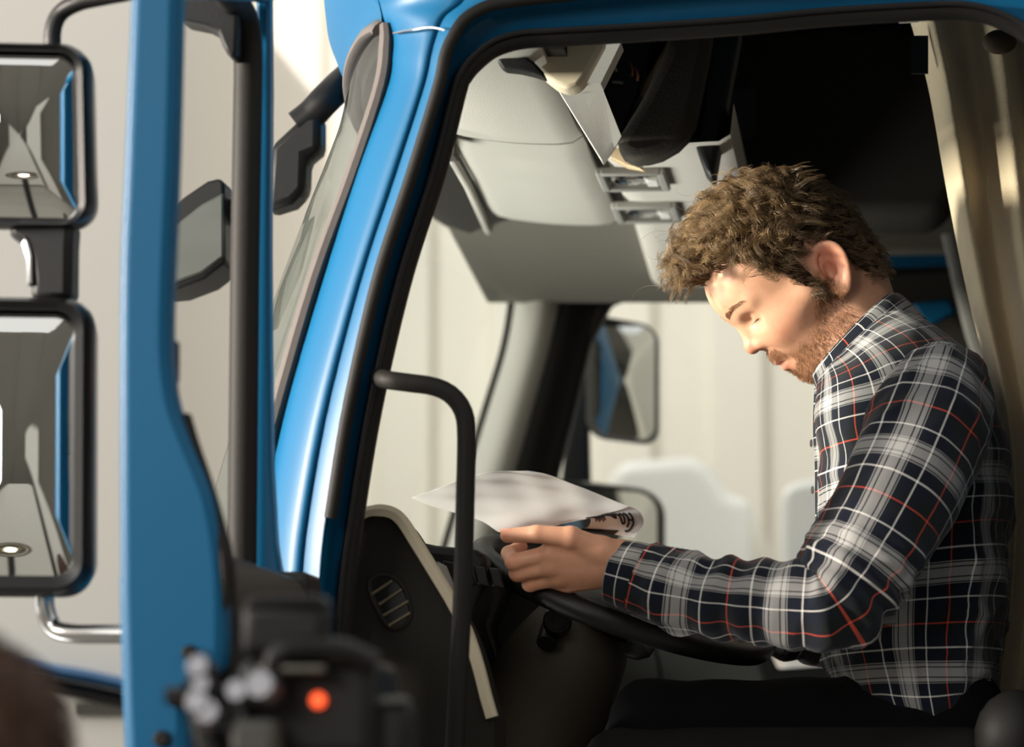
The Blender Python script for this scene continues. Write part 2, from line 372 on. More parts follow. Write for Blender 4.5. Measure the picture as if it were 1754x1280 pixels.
# dark gap, then console with lamps
MB().box((XE+.012, 5.1, HZ+.03), (.024, 1.5, .02)).obj('visor_gap', M['rubber'], truck, smooth=False)
gc = []
for y in np.linspace(4.97, 6.2, 20):
    d = max(0, (y-5.7))*.06
    gc.append([(XE+.02, y, HZ+.045), (XE+.024, y, HZ+.008-d), (XE+.034, y, HZ-.002-d), (XE+.06, y, HZ-.004-d), (XE+.13, y, HZ-.003-d), (XE+.185, y, HZ-.001-d), (XE+.2, y, HZ+.008-d), (XE+.205, y, HZ+.05)])
MB().grid(gc).obj('overhead_console', M['lightgrey'], truck, angle=50)
for nm, cx, cy in (('reading_lamp', 1085, 298), ('reading_lamp', 1108, 355)):
    yy = (HZ-1.6)/((P(cx, cy, 5)-CAM).z/5); c = P(cx, cy, yy)
    fr_ = MB()
    for sx, sy, dx, dy in ((.012, .15, -.042, 0), (.012, .15, .042, 0), (.084, .012, 0, -.07), (.084, .012, 0, .07)):
        fr_.box((c.x+dx, c.y+dy, HZ-.008), (sx, sy, .012))
    lo = fr_.obj(nm, M['grey'], truck, bevel=.003)
    MB().ball((c.x-.008, c.y, HZ-.006), (.026, .05, .008)).obj('lamp_lens', M['chrome'], lo)
    MB().box((c.x+.026, c.y+.02, HZ-.008), (.018, .05, .008)).obj('lamp_switch', M['white'], lo, bevel=.003)
# shelf above the console: light shell, open bay, dark locker flap
def plate(name, pts, mtl, Y, th, bevel=.006, par=None):
    return MB().prism(poly(pts, Y), (0, th, 0)).obj(name, mtl, par or truck, bevel=bevel, seg=3)
plate('shelf_end_panel', [(860, 60), (872, 92), (905, 105), (932, 131), (950, 145), (972, 154), (990, 149), (1003, 133), (1034, 76), (1040, 40)], M['cream'], 4.47, .05, .012)
plate('shelf_end_cap', [(850, 104), (862, 95), (880, 91), (897, 95), (915, 106), (930, 122), (936, 134), (915, 127), (890, 121), (862, 118)], M['black'], 4.40, .03, .004)
MB().prism([P(944, 133, 4.5), P(978, 150, 4.5), P(1000, 140, 4.5), P(1034, 74, 4.5), P(1064, 73, 4.5), P(1029, 143, 4.5), P(1060, 222, 4.85), P(1049, 246, 4.9), P(1030, 273, 4.95)], (.0, .05, .0)).obj('shelf_front', M['lightgrey'], truck, bevel=.008)
plate('shelf_bay', [(1062, 60), (1122, 60), (1104, 126), (1095, 160), (1062, 230), (1026, 143)], M['black'], 4.98, .05, .004)
for k, (a, b) in enumerate((((1046, 112), (1056, 122)), ((1078, 105), (1083, 130)), ((1088, 115), (1092, 138)), ((1050, 140), (1066, 142)))):
    MB().tube(path([(*a, 4.96), ((a[0]+b[0])/2+3, (a[1]+b[1])/2, 4.955), (*b, 4.96)], 8), .002, 6).obj('bay_cable', mat('copper_cable', lin(120, 70, 45), .5) if k in (1, 2) else M['grey'], truck)
plate('shelf_divider', [(1116, 60), (1160, 60), (1130, 100), (1090, 175), (1055, 240), (1050, 262), (1075, 275), (1090, 278), (1060, 220), (1098, 150)], M['tan'], 5.0, .04, .006)
lk = [(1150, 40), (1135, 95), (1098, 170), (1060, 232), (1052, 250), (1066, 265), (1086, 274), (1110, 272), (1132, 266), (1160, 250), (1178, 232), (1190, 208), (1200, 160), (1214, 90), (1222, 40)]
plate('locker_flap', lk, M['dark'], 4.92, .07, .02)
plate('locker_side', [(1212, 40), (1196, 200), (1188, 240), (1206, 290), (1222, 310), (1232, 250), (1270, 40)], M['black'], 5.0, .08, .01)
plate('rear_locker', [(1236, 40), (1228, 270), (1240, 350), (1300, 372), (1600, 366), (1640, 330), (1640, 40)], M['dark'], 6.1, .25, .02)
plate('locker_latch_panel', [(1246, 150), (1292, 148), (1294, 232), (1250, 238)], mat('dim_grey_panel', lin(70, 70, 70), .7), 6.08, .02, .004)
# --- dashboard
DY = 4.38
strip = [(604, 908), (612, 888), (632, 876), (664, 876), (686, 890), (712, 930), (744, 982), (775, 1034), (800, 1085), (818, 1140), (832, 1195), (842, 1229)]
sp = crp(strip, 60)
body = [(x+4, y+6) for x, y in sp]
panel = MB().prism(poly([(588, 1330)]+[(590, 920)]+body+[(850, 1330)], DY), (0, .14, 0)).obj('dashboard', M['dash'], truck, bevel=.006)
g = []
for i, (x, y) in enumerate(sp):
    t = sp[min(i+1, 59)]-sp[max(i-1, 0)]; n = np.array((t[1], -t[0]))/np.linalg.norm(t); w = 10.5 if i > 12 else 9.5
    g.append([PN(*(np.array((x, y))-n*w), DY+.0), PN(*(np.array((x, y))-n*w*.9), DY-.008), PN(*(np.array((x, y))+n*w*.2), DY-.010), PN(*(np.array((x, y))+n*w*.9), DY-.006), PN(*(np.array((x, y))+n*w), DY+.004), PN(*(np.array((x, y))+n*w), DY+.05)])
MB().slab(g, (0, .012, 0)).obj('dashboard_trim', M['cream'], panel, angle=50)
# vent with slats
vc = [(634, 1000), (644, 988), (662, 986), (682, 996), (696, 1018), (703, 1046), (700, 1062), (688, 1074), (672, 1076), (658, 1062), (640, 1026)]
vp = cr(vc, 48, closed=True)
vent = MB().tube(loop3(vp, DY-.001), .003, 8, closed=True).obj('vent', M['dash'], panel)
MB().prism(poly(vp, DY-.002), (0, .01, 0)).obj('vent_recess', M['black_gloss'], vent, smooth=False)
for (x1, y1), (x2, y2) in (((637, 1018), (672, 995)), ((649, 1036), (688, 1010)), ((656, 1055), (699, 1030)), ((666, 1072), (702, 1050))):
    MB().tube([PN(x1, y1, DY-.004), PN(x2, y2, DY-.004)], .0018, 6).obj('vent_slat', mat('slat_plastic', lin(105, 95, 74), .5), vent)
kb = MB()
for a, b in (((632, 1165), (658, 1165)), ((658, 1165), (658, 1190)), ((658, 1190), (632, 1190)), ((632, 1190), (632, 1165))):
    kb.tube([PN(*a, DY-.001), PN(*b, DY-.001)], .0012, 6)
kb.lathe(P(646, 1178, DY+.002), (0, -1, 0), [(.0001, .004), (.005, .004), (.006, 0)], 14)
kb.obj('dashboard_socket', M['black_gloss'], panel)
# main body of the dashboard running to the far side
prof = [(600, 906), (690, 922), (745, 934), (815, 941), (838, 955), (828, 1010), (806, 1060), (836, 1240), (846, 1330), (590, 1330)]
MB().prism(poly(prof, 4.53), (0, 1.85, 0)).obj('dashboard_body', M['black'], panel, bevel=.01)
sw = MB()
for k in range(4):
    sw.prism(poly([(758+k*26, 960+k*4), (779+k*26, 963+k*4), (787+k*26, 1000+k*3), (766+k*26, 996+k*3)], 4.525), (0, .01, 0))
sw.obj('dash_switches', M['black_gloss'], panel, bevel=.002)
MB().prism(poly([(778, 1035), (790, 1040), (790, 1095), (772, 1048), (752, 1000), (748, 960)], 4.40), (0, .1, 0)).obj('dashboard_bezel', M['grey'], panel, bevel=.002)
# instrument hood behind the wheel
hood = [tuple(q) for q in cr([(808, 1062), (826, 1036), (850, 1014), (880, 996), (930, 985), (985, 990)], 24)]
MB().prism(poly(hood+[(1000, 1050), (930, 1150), (850, 1200), (812, 1120)], 4.86), (0, .3, 0)).obj('instrument_hood', M['black_gloss'], panel, bevel=.004)
# steering column and wheel
colm = MB(); cp = crp([(1050, 1040, 4.74), (1010, 1075, 4.74), (960, 1150, 4.74), (915, 1240, 4.74), (880, 1330, 4.74)], 24)
colm.tube([PN(*p) for p in cp], crp([(.045, 0), (.062, 0), (.078, 0), (.085, 0), (.085, 0)], 24)[:, 0], 20)
column = colm.obj('steering_column', mat('column_plastic', lin(66, 60, 48), .55, bump=.6, bscale=600), truck)
st = MB(); st.lathe(P(955, 1062, 4.64), (0.1, -1, .15), [(.0, .0), (.016, .0), (.018, -.006), (.017, -.05), (.014, -.09)], 20); st.lathe(P(955, 1062, 4.64), (0.1, -1, .15), [(.008, .003), (.012, .003), (.012, -.002)], 20)
st.obj('column_stalk', M['black_gloss'], column)
MB().tube(path([(944, 1075, 4.68), (940, 1090, 4.66), (936, 1103, 4.65)], 8), .013, 10).obj('ignition_lock', M['black'], column)
wc = np.array(P(1066, 1026, 4.74)); e1 = np.array(P(1290, 1108, 4.74))-np.array(P(842, 944, 4.74)); R_ = .225
e1 /= np.linalg.norm(e1); wn = np.cross(e1, (0, 1, 0)); wn /= np.linalg.norm(wn); e2 = np.cross(wn, e1)
e1t = math.cos(.16)*e2+math.sin(.16)*wn   # wheel plane tipped a little toward the camera
ring = [wc+R_*(math.cos(a)*e1*.82+math.sin(a)*e1t*.95) for a in np.linspace(0, 2*math.pi, 72, endpoint=False)]
wheel = MB().tube(ring, .0155, 12, closed=True).obj('steering_wheel', M['black'], truck)
hb = MB(); hb.ball(wc-wn*.02, (.085, .085, .03), np.stack([e1, e1t, np.cross(e1, e1t)], 1)); hb.obj('wheel_hub', M['black'], wheel)
for a in (.5, 2.6, 4.71):
    MB().tube(cr([wc-wn*.02+.05*(math.cos(a)*e1+math.sin(a)*e1t), wc-wn*.015+.13*(math.cos(a)*e1+math.sin(a)*e1t), wc+.2*(math.cos(a)*e1*.85+math.sin(a)*e1t)], 10), .014, 10, flat=.5, ref=tuple(wn)).obj('wheel_spoke', M['black'], wheel)
MB().tube(path([(1090, 1085, 4.7), (1105, 1100, 4.66), (1098, 1112, 4.65), (1078, 1108, 4.66)], 12), .014, 10, flat=.6).obj('wiper_stalk', M['black'], column)
# grab handle on the near pillar
gh = [(648, 646, 4.27), (664, 651, 4.235), (700, 656, 4.232), (742, 662, 4.232), (772, 676, 4.232), (793, 704, 4.232), (799, 745, 4.232), (797, 850, 4.233), (793, 1000, 4.234), (786, 1150, 4.235), (779, 1290, 4.236), (774, 1400, 4.24), (772, 1430, 4.33)]
MB().tube(path(gh, 80), .0108, 14).obj('grab_handle', M['rubber'], truck)
# --- driver's seat
seat = MB()
sx = P(1640, 1250, 4.74)
for c, s in (((sx.x-.20, 4.74, 1.60), (.5, .50, .13)), ((sx.x+.2, 4.74, 2.0), (.12, .5, .74))): seat.box(c, s)
seat.obj('driver_seat', M['seat'], truck, bevel=.045, seg=4)
MB().box((sx.x-.18, 4.74, 1.37), (.36, .36, .30)).obj('seat_base', M['black'], truck, bevel=.02)
MB().ball(P(1742, 1262, 4.5), (.05, .05, .055)).obj('seat_bolster', mat('black_leather', lin(20, 19, 18), .6, spec=.2), truck)
# --- wheels, lower body of the cab (below the frame)
lb = MB(); lb.box((x0+1.25, CY, .86), (2.5, FY-NY-.06, .62)); lb.obj('cab_lower_body', M['blue'], truck, bevel=.05, seg=3)
for xx in (x0+.75, x0+3.8):
    for yy in (NY+.2, FY-.2):
        MB().lathe((xx, yy-.14, .5), (0, 1, 0), [(.12, .06), (.27, .03), (.30, 0), (.46, .0), (.5, .04), (.5, .24), (.46, .28), (.3, .28), (.12, .2)], 32).obj('wheel', M['rubber'], truck)
MB().box((x0+2.6, CY, .62), (5.0, .85, .22)).obj('chassis', M['black'], truck, bevel=.01)
# --- open door, standing at right angles to the cab
D0 = 3.55; D1 = 4.17
L_ = [(226, -160), (222, 0), (210, 300), (203, 500), (203, 900), (206, 1100), (213, 1290), (220, 1420)]
R2 = [(330, 1420), (320, 1290), (322, 1190), (345, 1165), (380, 1140), (385, 1050), (380, 950), (362, 850), (330, 770), (306, 710)]
Rup = [(306, 710), (296, 670), (289, 600), (290, 500), (294, 400), (300, 250), (306, 0), (308, -160)]
def dprism(name, pts, y0, y1, mtl, par, bevel=.008):
    return MB().prism(poly(pts, y0), (0, y1-y0, 0)).obj(name, mtl, par, bevel=bevel, seg=3)
dl = crp(L_, 30); low = [tuple(p) for p in dl if p[1] > 705]; upl = [tuple(p) for p in dl if p[1] <= 706]
r2 = [tuple(p) for p in crp(R2, 30)]; rup = [tuple(p) for p in crp(Rup, 30)]
door = dprism('door', upl+low+r2+rup[1:], D0, D0+.045, M['blue'], truck, .01)
dprism('door_panel', [q for q in low if q[1] > 950]+[q for q in r2 if q[1] > 950], D0+.04, D1, M['blue'], door, .004)
# front post and top rail: same outline carried along the door
def carry(x, y, Y): k = D0/Y; return (1502+(x-1502)*k, 1340+(y-1340)*k)
fp = MB().prism(poly([(459, -220), (463, 150), (461, 420), (462, 600), (465, 800), (472, 930), (484, 1003), (430, 1003), (432, 700), (436, 420), (440, 150), (436, -220)], D1-.03), (0, .03, 0)).obj('door_front_post', M['blue'], door, bevel=.004)
ch = MB(); c_ = path([(414, 1012, D1-.05), (416, 800, D1-.05), (418, 600, D1-.05), (420, 420, D1-.05), (424, 200, D1-.05), (425, 90, D1-.05), (420, 40, D1-.06), (405, 10, D1-.09), (385, -18, D1-.14), (360, -50, D1-.2)], 70)
ch.tube(c_, .0165, 12, flat=.8); ch.obj('window_channel', M['rubber'], door)
MB().prism(poly([(304, -20), (395, -20), (408, 30), (405, 95), (392, 98), (382, 80), (372, 55), (352, 45), (318, 38), (306, 32)], D1-.1), (0, .05, 0)).obj('door_corner_bracket', M['black'], door, bevel=.008)
tl = MB(); tl.tube([PN(262, -70, D0+.02), PN(448, -55, D1-.01)], .04, 10); tl.obj('door_top_rail', M['blue'], door)
# glass pane lowered into the door leaves only the thin weather strip
MB().tube(path([(312, 716, D0+.03), (328, 770, D0+.02), (352, 840, D0+.02), (372, 910, D0+.015), (384, 960, D0+.01), (388, 1040, D0+.012)], 20), .0095, 8).obj('door_weather_strip', M['rubber'], door)
# inner trim: dark panel along the cab-facing side
it = [(384, 946), (398, 985), (404, 1060), (404, 1300), (404, 1420), (360, 1420), (360, 946)]
MB().prism(poly(it, D0+.04), (0, D1-D0-.06, 0)).obj('door_inner_trim', M['black'], door, bevel=.012, seg=3)
MB().box(P(470, 1022, 4.12), (.09, .1, .05)).obj('door_belt_corner', M['black'], door, bevel=.008)
MB().tube(path([(424, 1130, 3.72), (470, 1118, 3.8), (520, 1110, 3.95), (548, 1120, 4.05)], 14), .02, 10).obj('door_armrest', M['black'], door)
for x, y, r in ((325, 1118, .007), (278, 1266, .008)):
    MB().lathe(P(x, y, D0-.001), (0, -1, 0), [(r, -.004), (r, .004), (r*.7, .007), (.0005, .007)], 16).obj('door_bump_stop', M['rubber'], door)
MB().box(P(320, 1196, D0), (.03, .02, .016)).obj('door_latch', M['black_gloss'], door, bevel=.003)
MB().box(P(300, 620, D0+.06), (.006, .02, .04)).obj('door_frame_clip', M['black'], door, bevel=.002)
# --- mirrors on the door
def rrect(x0_, y0_, x1_, y1_, r, n=8):
    p = []
    for cx, cy, a in ((x1_-r, y0_+r, -90), (x1_-r, y1_-r, 0), (x0_+r, y1_-r, 90), (x0_+r, y0_+r, 180)):
        for k in range(n+1):
            t = math.radians(a+90*k/n); p.append((cx+r*math.cos(t), cy+r*math.sin(t)))
    return p
MYN = 3.9
def mirror(name, o, i, r, Y, rot=0, tilt=0, depth=.09, par=None, sag=.006):
    c = P((o[0]+o[2])/2, (o[1]+o[3])/2, Y)
    OP = np.array(rrect(*o, r)); IP = np.array(rrect(*i, r*.78))
    ctr = OP.mean(0)
    rings = [(OP*.0+OP, 0.022), (OP+(ctr-OP)*.012, .004), (OP*.55+IP*.45, -.006), (IP, -.002), (IP, .008)]
    back = [(OP, .022), (OP+(ctr-OP)*.05, depth*.6), (OP+(ctr-OP)*.3, depth*.95), (OP+(ctr-OP)*.8, depth), (OP+(ctr-OP)*.99, depth)]
    K = FPX/Y
    g = [[PN(x, y, Y)+np.array((0, dy+rot*(x-ctr[0])/K+tilt*(y-ctr[1])/K, 0)) for x, y in rg] for rg, dy in back[::-1]+rings]
    h = MB().grid(g, cv=True).obj(name, M['black_gloss'], par, angle=50)
    # gently convex mirror glass
    gl = []
    for k in np.linspace(0, 1, 9):
        q = ctr+(IP-ctr)*k*1.0
        gl.append([PN(x, y, Y)+np.array((rot*(x-ctr[0])*0, .006+.010*k*k+rot*(x-ctr[0])/1700+tilt*(y-ctr[1])/1700, 0)) for x, y in q])
    MB().grid(gl, cv=True).obj('mirror_glass', M['mirror'], h, angle=180)
    return h
mu = mirror('door_mirror', (-92, 73, 152, 387), (-74, 88, 131, 378), 46, MYN, rot=.115, tilt=.11, par=truck)
ml = mirror('door_mirror', (-92, 505, 153, 1022), (-70, 529, 126, 990), 52, MYN-.01, rot=.115, tilt=-.02, sag=.004, par=truck)
MB().prism(poly([(20, 375), (125, 375), (122, 420), (121, 515), (50, 515), (52, 480), (48, 440), (36, 415), (10, 405)], MYN+.02), (0, .05, 0)).obj('mirror_neck', M['black'], truck, bevel=.012)
MB().prism(poly([(40, 400), (48, 412), (54, 440), (55, 490), (46, 490), (44, 445), (36, 418)], MYN+.018), (0, .02, 0)).obj('mirror_neck_edge', M['chrome'], truck, bevel=.003)
MB().tube(path([(90, 90, MYN+.04), (91, 50, MYN+.04), (104, 22, MYN+.04), (135, 4, MYN+.03), (180, -6, MYN+.02), (240, -18, MYN), (330, -45, MYN), (380, -55, MYN)], 40), .0095, 12).obj('mirror_arm', M['black'], truck)
MB().tube(path([(76, 1005, MYN+.03), (78, 1045, MYN+.03), (92, 1075, MYN+.03), (125, 1085, MYN+.02), (180, 1086, MYN+.01), (260, 1086, MYN), (340, 1086, MYN)], 40), .0105, 14).obj('mirror_arm', mat('dark_chrome', (.5, .5, .5, 1), .22, 1), truck)
# --- front mirror on an arm in front of the windscreen
FM = 5.1
MB().tube(path([(600, 130, FM+.05), (560, 168, FM), (535, 195, FM), (510, 215, FM)], 14), .022, 12).obj('front_mirror_arm', M['black'], truck)
MB().prism(poly([(548, 190), (520, 196), (462, 250), (455, 362), (500, 348), (522, 325), (524, 268), (548, 258)], FM-.02), (0, .07, 0)).obj('front_mirror_knuckle', M['black'], truck, bevel=.012)
MB().tube(path([(470, 320, FM+.02), (420, 350, FM+.02), (370, 380, FM+.02)], 8), .016, 10).obj('front_mirror_arm', M['black'], truck)
fmh = MB().prism(poly([(384, 312), (375, 305), (355, 310), (318, 335), (270, 372), (262, 400), (268, 500), (300, 497), (350, 478), (386, 450)], FM-.03), (0, .12, 0)).obj('front_mirror', M['black'], truck, bevel=.014, seg=3)
MB().prism(poly([(382, 330), (345, 350), (300, 385), (275, 402), (276, 490), (300, 484), (345, 468), (383, 440)], FM-.036), (0, .01, 0)).obj('mirror_glass', mat('painted_reflection_glass', lin(72, 76, 70), .3, var=.3, vscale=14), fmh, bevel=.003)  # dull grey-green reflection painted as the glass's base colour
# --- mirrors on the far side
FMY = 6.82
fu = mirror('far_door_mirror', (1010, 546, 1124, 756), (1017, 554, 1118, 749), 30, FMY, rot=1.6, sag=.003, depth=.06, par=truck)
fl = mirror('far_door_mirror', (930, 826, 1130, 1180), (940, 838, 1120, 1166), 46, FMY, rot=1.6, sag=.003, depth=.06, par=truck)
MB().prism(poly([(1018, 560), (1030, 548), (1012, 700), (1008, 740), (1010, 830), (960, 832), (966, 780), (985, 700)], FMY+.01), (0, .05, 0)).obj('far_mirror_arm', M['black'], truck, bevel=.008)
# ------------------------------------------------------------------ implicit-surface modelling for bodies
def smin(a, b, k):
    h = np.clip(.5+.5*(b-a)/k, 0, 1); return b+(a-b)*h-k*h*(1-h)
def smax(a, b, k): return -smin(-a, -b, k)
def ell(p, c, r):
    q = p-np.array(c, np.float32); r = np.array(r, np.float32)
    k0 = np.linalg.norm(q/r, axis=1); k1 = np.linalg.norm(q/(r*r), axis=1)+1e-9
    return k0*(k0-1)/k1
def cap(p, a, b, ra, rb=None):
    a = np.array(a, np.float32); b = np.array(b, np.float32); rb = ra if rb is None else rb
    d = b-a; t = np.clip((p-a) @ d/(d @ d), 0, 1)
    return np.linalg.norm(p-a-t[:, None]*d, axis=1)-(ra+(rb-ra)*t)
def sph(p, c, r): return np.linalg.norm(p-np.array(c, np.float32), axis=1)-r
def surface_nets(sdf, lo, hi, h, B=12):
    lo = np.array(lo, float); n = np.ceil((np.array(hi)-lo)/(h*B)).astype(int)
    bi = np.stack(np.meshgrid(*[np.arange(k) for k in n], indexing='ij'), -1).reshape(-1, 3)
    d = sdf((lo+(bi+.5)*B*h).astype(np.float32)); bi = bi[np.abs(d) < B*h*.87*1.5+.004]
    loc = np.stack(np.meshgrid(*[np.arange(B+1)]*3, indexing='ij'), -1).reshape(-1, 3)
    S = np.empty((len(bi), B+1, B+1, B+1), np.float32)
    for s in range(0, len(bi), 150):
        b = bi[s:s+150]; g = b[:, None, :]*B+loc[None]
        S[s:s+len(b)] = sdf((lo+g.reshape(-1, 3)*h).astype(np.float32)).reshape(len(b), B+1, B+1, B+1)
    N = n*B+2; mul = np.array([N[1]*N[2], N[2], 1])
    acc = np.zeros((len(bi), B, B, B, 3), np.float32); cnt = np.zeros((len(bi), B, B, B), np.float32)
    quads = []
    for ax in range(3):
        o1, o2 = [k for k in range(3) if k != ax]
        sl0 = [slice(None)]*4; sl1 = [slice(None)]*4; sl0[ax+1] = slice(0, B); sl1[ax+1] = slice(1, B+1)
        a = S[tuple(sl0)]; b = S[tuple(sl1)]; sc = (a < 0) != (b < 0)
        t = np.where(sc, a/(a-b+1e-20), 0)
        for da in (0, 1):
            for db in (0, 1):
                s = [slice(None)]*4; s[o1+1] = slice(da, da+B); s[o2+1] = slice(db, db+B); s = tuple(s)
                m = sc[s]; cnt += m
                acc[..., ax] += np.where(m, t[s], 0); acc[..., o1] += m*da; acc[..., o2] += m*db
        s = [slice(None)]*4; s[o1+1] = slice(0, B); s[o2+1] = slice(0, B)
        w = np.argwhere(sc[tuple(s)]); g = bi[w[:, 0]]*B+w[:, 1:]; neg = a[tuple(s)][tuple(w.T)] < 0
        e1 = np.zeros(3, int); e1[o1] = 1; e2 = np.zeros(3, int); e2[o2] = 1
        q = np.stack([g-e1-e2, g-e2, g, g-e1], 1) @ mul
        if ax == 1: neg = ~neg
        q[~neg] = q[~neg][:, ::-1]; quads.append(q)
    w = np.argwhere(cnt > 0); ids = (bi[w[:, 0]]*B+w[:, 1:]) @ mul
    pos = lo+(bi[w[:, 0]]*B+w[:, 1:]+acc[tuple(w.T)]/cnt[tuple(w.T)][:, None])*h
    od = np.argsort(ids); ids = ids[od]; pos = pos[od]
    q = np.concatenate(quads); f = np.searchsorted(ids, q); f = np.minimum(f, len(ids)-1)
    ok = (ids[f] == q).all(1)
    return pos, f[ok]
def mesh_np(name, pos, faces, mtl, parent=None, smooth=True, attr=None):
    me = bpy.data.meshes.new(name); k = faces.shape[1]
    me.vertices.add(len(pos)); me.vertices.foreach_set('co', np.asarray(pos, np.float32).ravel())
    me.loops.add(faces.size); me.loops.foreach_set('vertex_index', faces.ravel().astype(np.int32))
    me.polygons.add(len(faces)); me.polygons.foreach_set('loop_start', np.arange(0, faces.size, k, dtype=np.int32))
    me.polygons.foreach_set('use_smooth', np.full(len(faces), smooth))
    me.update(calc_edges=True); me.validate(); me.materials.append(mtl)
    if attr is not None:
        for nm, val in attr.items():
            at = me.attributes.new(nm, 'FLOAT', 'POINT'); at.data.foreach_set('value', np.asarray(val, np.float32))
    o = bpy.data.objects.new(name, me); COL.objects.link(o)
    if parent: setp(o, parent)
    return o
def laplace(pos, f, it=1):
    e = np.concatenate([f[:, [0, 1]], f[:, [1, 2]], f[:, [2, 3]], f[:, [3, 0]]]); e = np.concatenate([e, e[:, ::-1]])
    c = np.bincount(e[:, 0], minlength=len(pos))[:, None]
    for _ in range(it):
        s = np.stack([np.bincount(e[:, 0], pos[e[:, 1], k], len(pos)) for k in range(3)], 1); pos = .5*pos+.5*s/np.maximum(c, 1)
    return pos
def strands(name, lines, radii, mtl, parent, shade=None):
    """lines: (n, k, 3); thin three-sided strands tapering to the tip, one mesh"""
    L = np.asarray(lines, float); n, k, _ = L.shape; t = np.gradient(L, axis=1); t /= np.linalg.norm(t, axis=2, keepdims=True)+1e-9
    ref = np.where(np.abs(t[..., 2:3]) < .9, np.array((0, 0, 1.)), np.array((1., 0, 0)))
    a = np.cross(t, ref); a /= np.linalg.norm(a, axis=2, keepdims=True)+1e-9; b = np.cross(t, a)
    tp = np.linspace(1, .25, k)[None, :, None]*np.asarray(radii)[:, None, None]
    ring = np.stack([L+tp*(math.cos(x)*a+math.sin(x)*b) for x in (0, 2.094, 4.189)], 2)
    idx = np.arange(n*k*3).reshape(n, k, 3); f = []
    for s in range(3):
        u = (s+1) % 3; f.append(np.stack([idx[:, :-1, s], idx[:, :-1, u], idx[:, 1:, u], idx[:, 1:, s]], -1).reshape(-1, 4))
    at = None if shade is None else {'tone': np.repeat(shade, k*3)}
    return mesh_np(name, ring.reshape(-1, 3), np.concatenate(f), mtl, parent, attr=at)
# ------------------------------------------------------------------ head, shared by both figures; local axes: forward, left, up
def head_sdf(q, ears=True):
    q = np.stack([q[:, 0], np.abs(q[:, 1]), q[:, 2]], 1)
    d = ell(q, (.016, 0, .050), (.104, .078, .088))
    d = smin(d, ell(q, (.052, 0, .066), (.067, .064, .050)), .02)
    d = smin(d, ell(q, (.050, 0, -.006), (.060, .060, .082)), .025)
    d = smin(d, ell(q, (.045, 0, -.042), (.052, .052, .044)), .02)
    d = smin(d, cap(q, (.004, .049, -.046), (.080, .016, -.070), .015, .014), .022)
    d = smin(d, ell(q, (.0865, 0, -.071), (.0165, .021, .0155)), .014)
    d = smin(d, cap(q, (.086, .036, -.008), (.035, .064, .000), .013, .010), .03)
    d = smin(d, cap(q, (.1055, .004, .0425), (.090, .047, .044), .0115, .007), .012)
    d = smax(d, -ell(q, (.1145, .0365, .0225), (.017, .016, .0105)), .010)
    eye = sph(q, (.0885, .032, .0235), .0124)
    lid = smax(sph(q, (.0885, .032, .0235), .0140), -(q[:, 2]-.0195+.22*(q[:, 0]-.1)), .002)
    lid2 = smax(sph(q, (.0880, .032, .0230), .0137), (q[:, 2]-.0138), .002)
    d = smin(d, lid, .004); d = smin(d, lid2, .005); d = np.minimum(d, eye)
    # nose
    no = cap(q, (.1075, 0, .032), (.1185, 0, .002), .0078, .0105)
    no = smin(no, sph(q, (.1222, 0, -.0015), .0098), .006)
    no = smin(no, ell(q, (.1105, .0115, -.0055), (.0115, .0072, .0078)), .006)
    no = smax(no, -ell(q, (.1155, .0062, -.0125), (.0055, .0034, .0045)), .002)
    d = smin(d, no, .010)
    d = smin(d, cap(q, (.104, .0, .02), (.098, .022, -.008), .004, .006), .016)
    # mouth
    d = smin(d, ell(q, (.0975, 0, -.029), (.0175, .026, .014)), .010)
    d = smin(d, ell(q, (.092, 0, -.050), (.0165, .024, .014)), .010)
    d = smin(d, cap(q, (.1128, 0, -.0365), (.0975, .024, -.0415), .0052, .0030), .003)
    d = smax(d, -cap(q, (.1175, 0, -.0425), (.0975, .0245, -.0428), .0014, .0010), .003)
    d = smin(d, cap(q, (.1090, 0, -.0482), (.0975, .0205, -.0450), .0064, .0036), .003)
    if ears:
        a = math.radians(17); e = q-np.array((-.004, .0735, .004), np.float32)
        u = math.cos(a)*e[:, 2]-math.sin(a)*e[:, 0]; f = math.cos(a)*e[:, 0]+math.sin(a)*e[:, 2]
        l = e[:, 1]+f*.42                       # ear stands off toward the back
        pe = np.stack([f, l, u], 1)
        w = .0175+.0035*np.clip(u/.03, -1, 1)
        r = np.sqrt((f/w)**2+(u/.0295)**2)+1e-6
        helix = np.sqrt(((r-1)*w*.92)**2+(l-.0095)**2)-.0042
        helix = smax(helix, np.where((f > .006) & (u < -.012), (f-.006)*.6, -1), .004)
        plate_ = smax(ell(pe, (0, .003, 0), (.0175, .0052, .0290)), -ell(pe, (.003, .0105, -.004), (.0088, .0098, .0135)), .002)
        r2 = np.sqrt(((f+.001)/.0105)**2+((u-.003)/.019)**2)
        anti = np.sqrt(((r2-1)*.011)**2+(l-.0075)**2)-.0030
        anti = smax(anti, f-.003, .003)
        lobe = ell(pe, (.006, .004, -.0245), (.0085, .0048, .0085))
        trag = ell(pe, (.0125, .004, -.005), (.0045, .0045, .0065))
        ear = smin(smin(smin(helix, plate_, .003), anti, .003), smin(lobe, trag, .002), .004)
        d = smin(d, ear, .004)
    return d
HO = np.array(P(1405, 478, 4.755)); RTn, UPn, FWn = np.array(RT), np.array(UP), np.array(FW)
_f = -.72*RTn-.694*UPn; _u = -.694*RTn+.72*UPn; _l = -FWn; ps = math.radians(7)
HF = math.cos(ps)*_f+math.sin(ps)*_l; HL = -math.sin(ps)*_f+math.cos(ps)*_l; HU = _u
HA = np.stack([HF, HL, HU], 1)          # columns: world axes of the head
def h2w(q): return HO+np.asarray(q) @ HA.T
def w2h(p): return ((p-HO) @ HA).astype(np.float32)
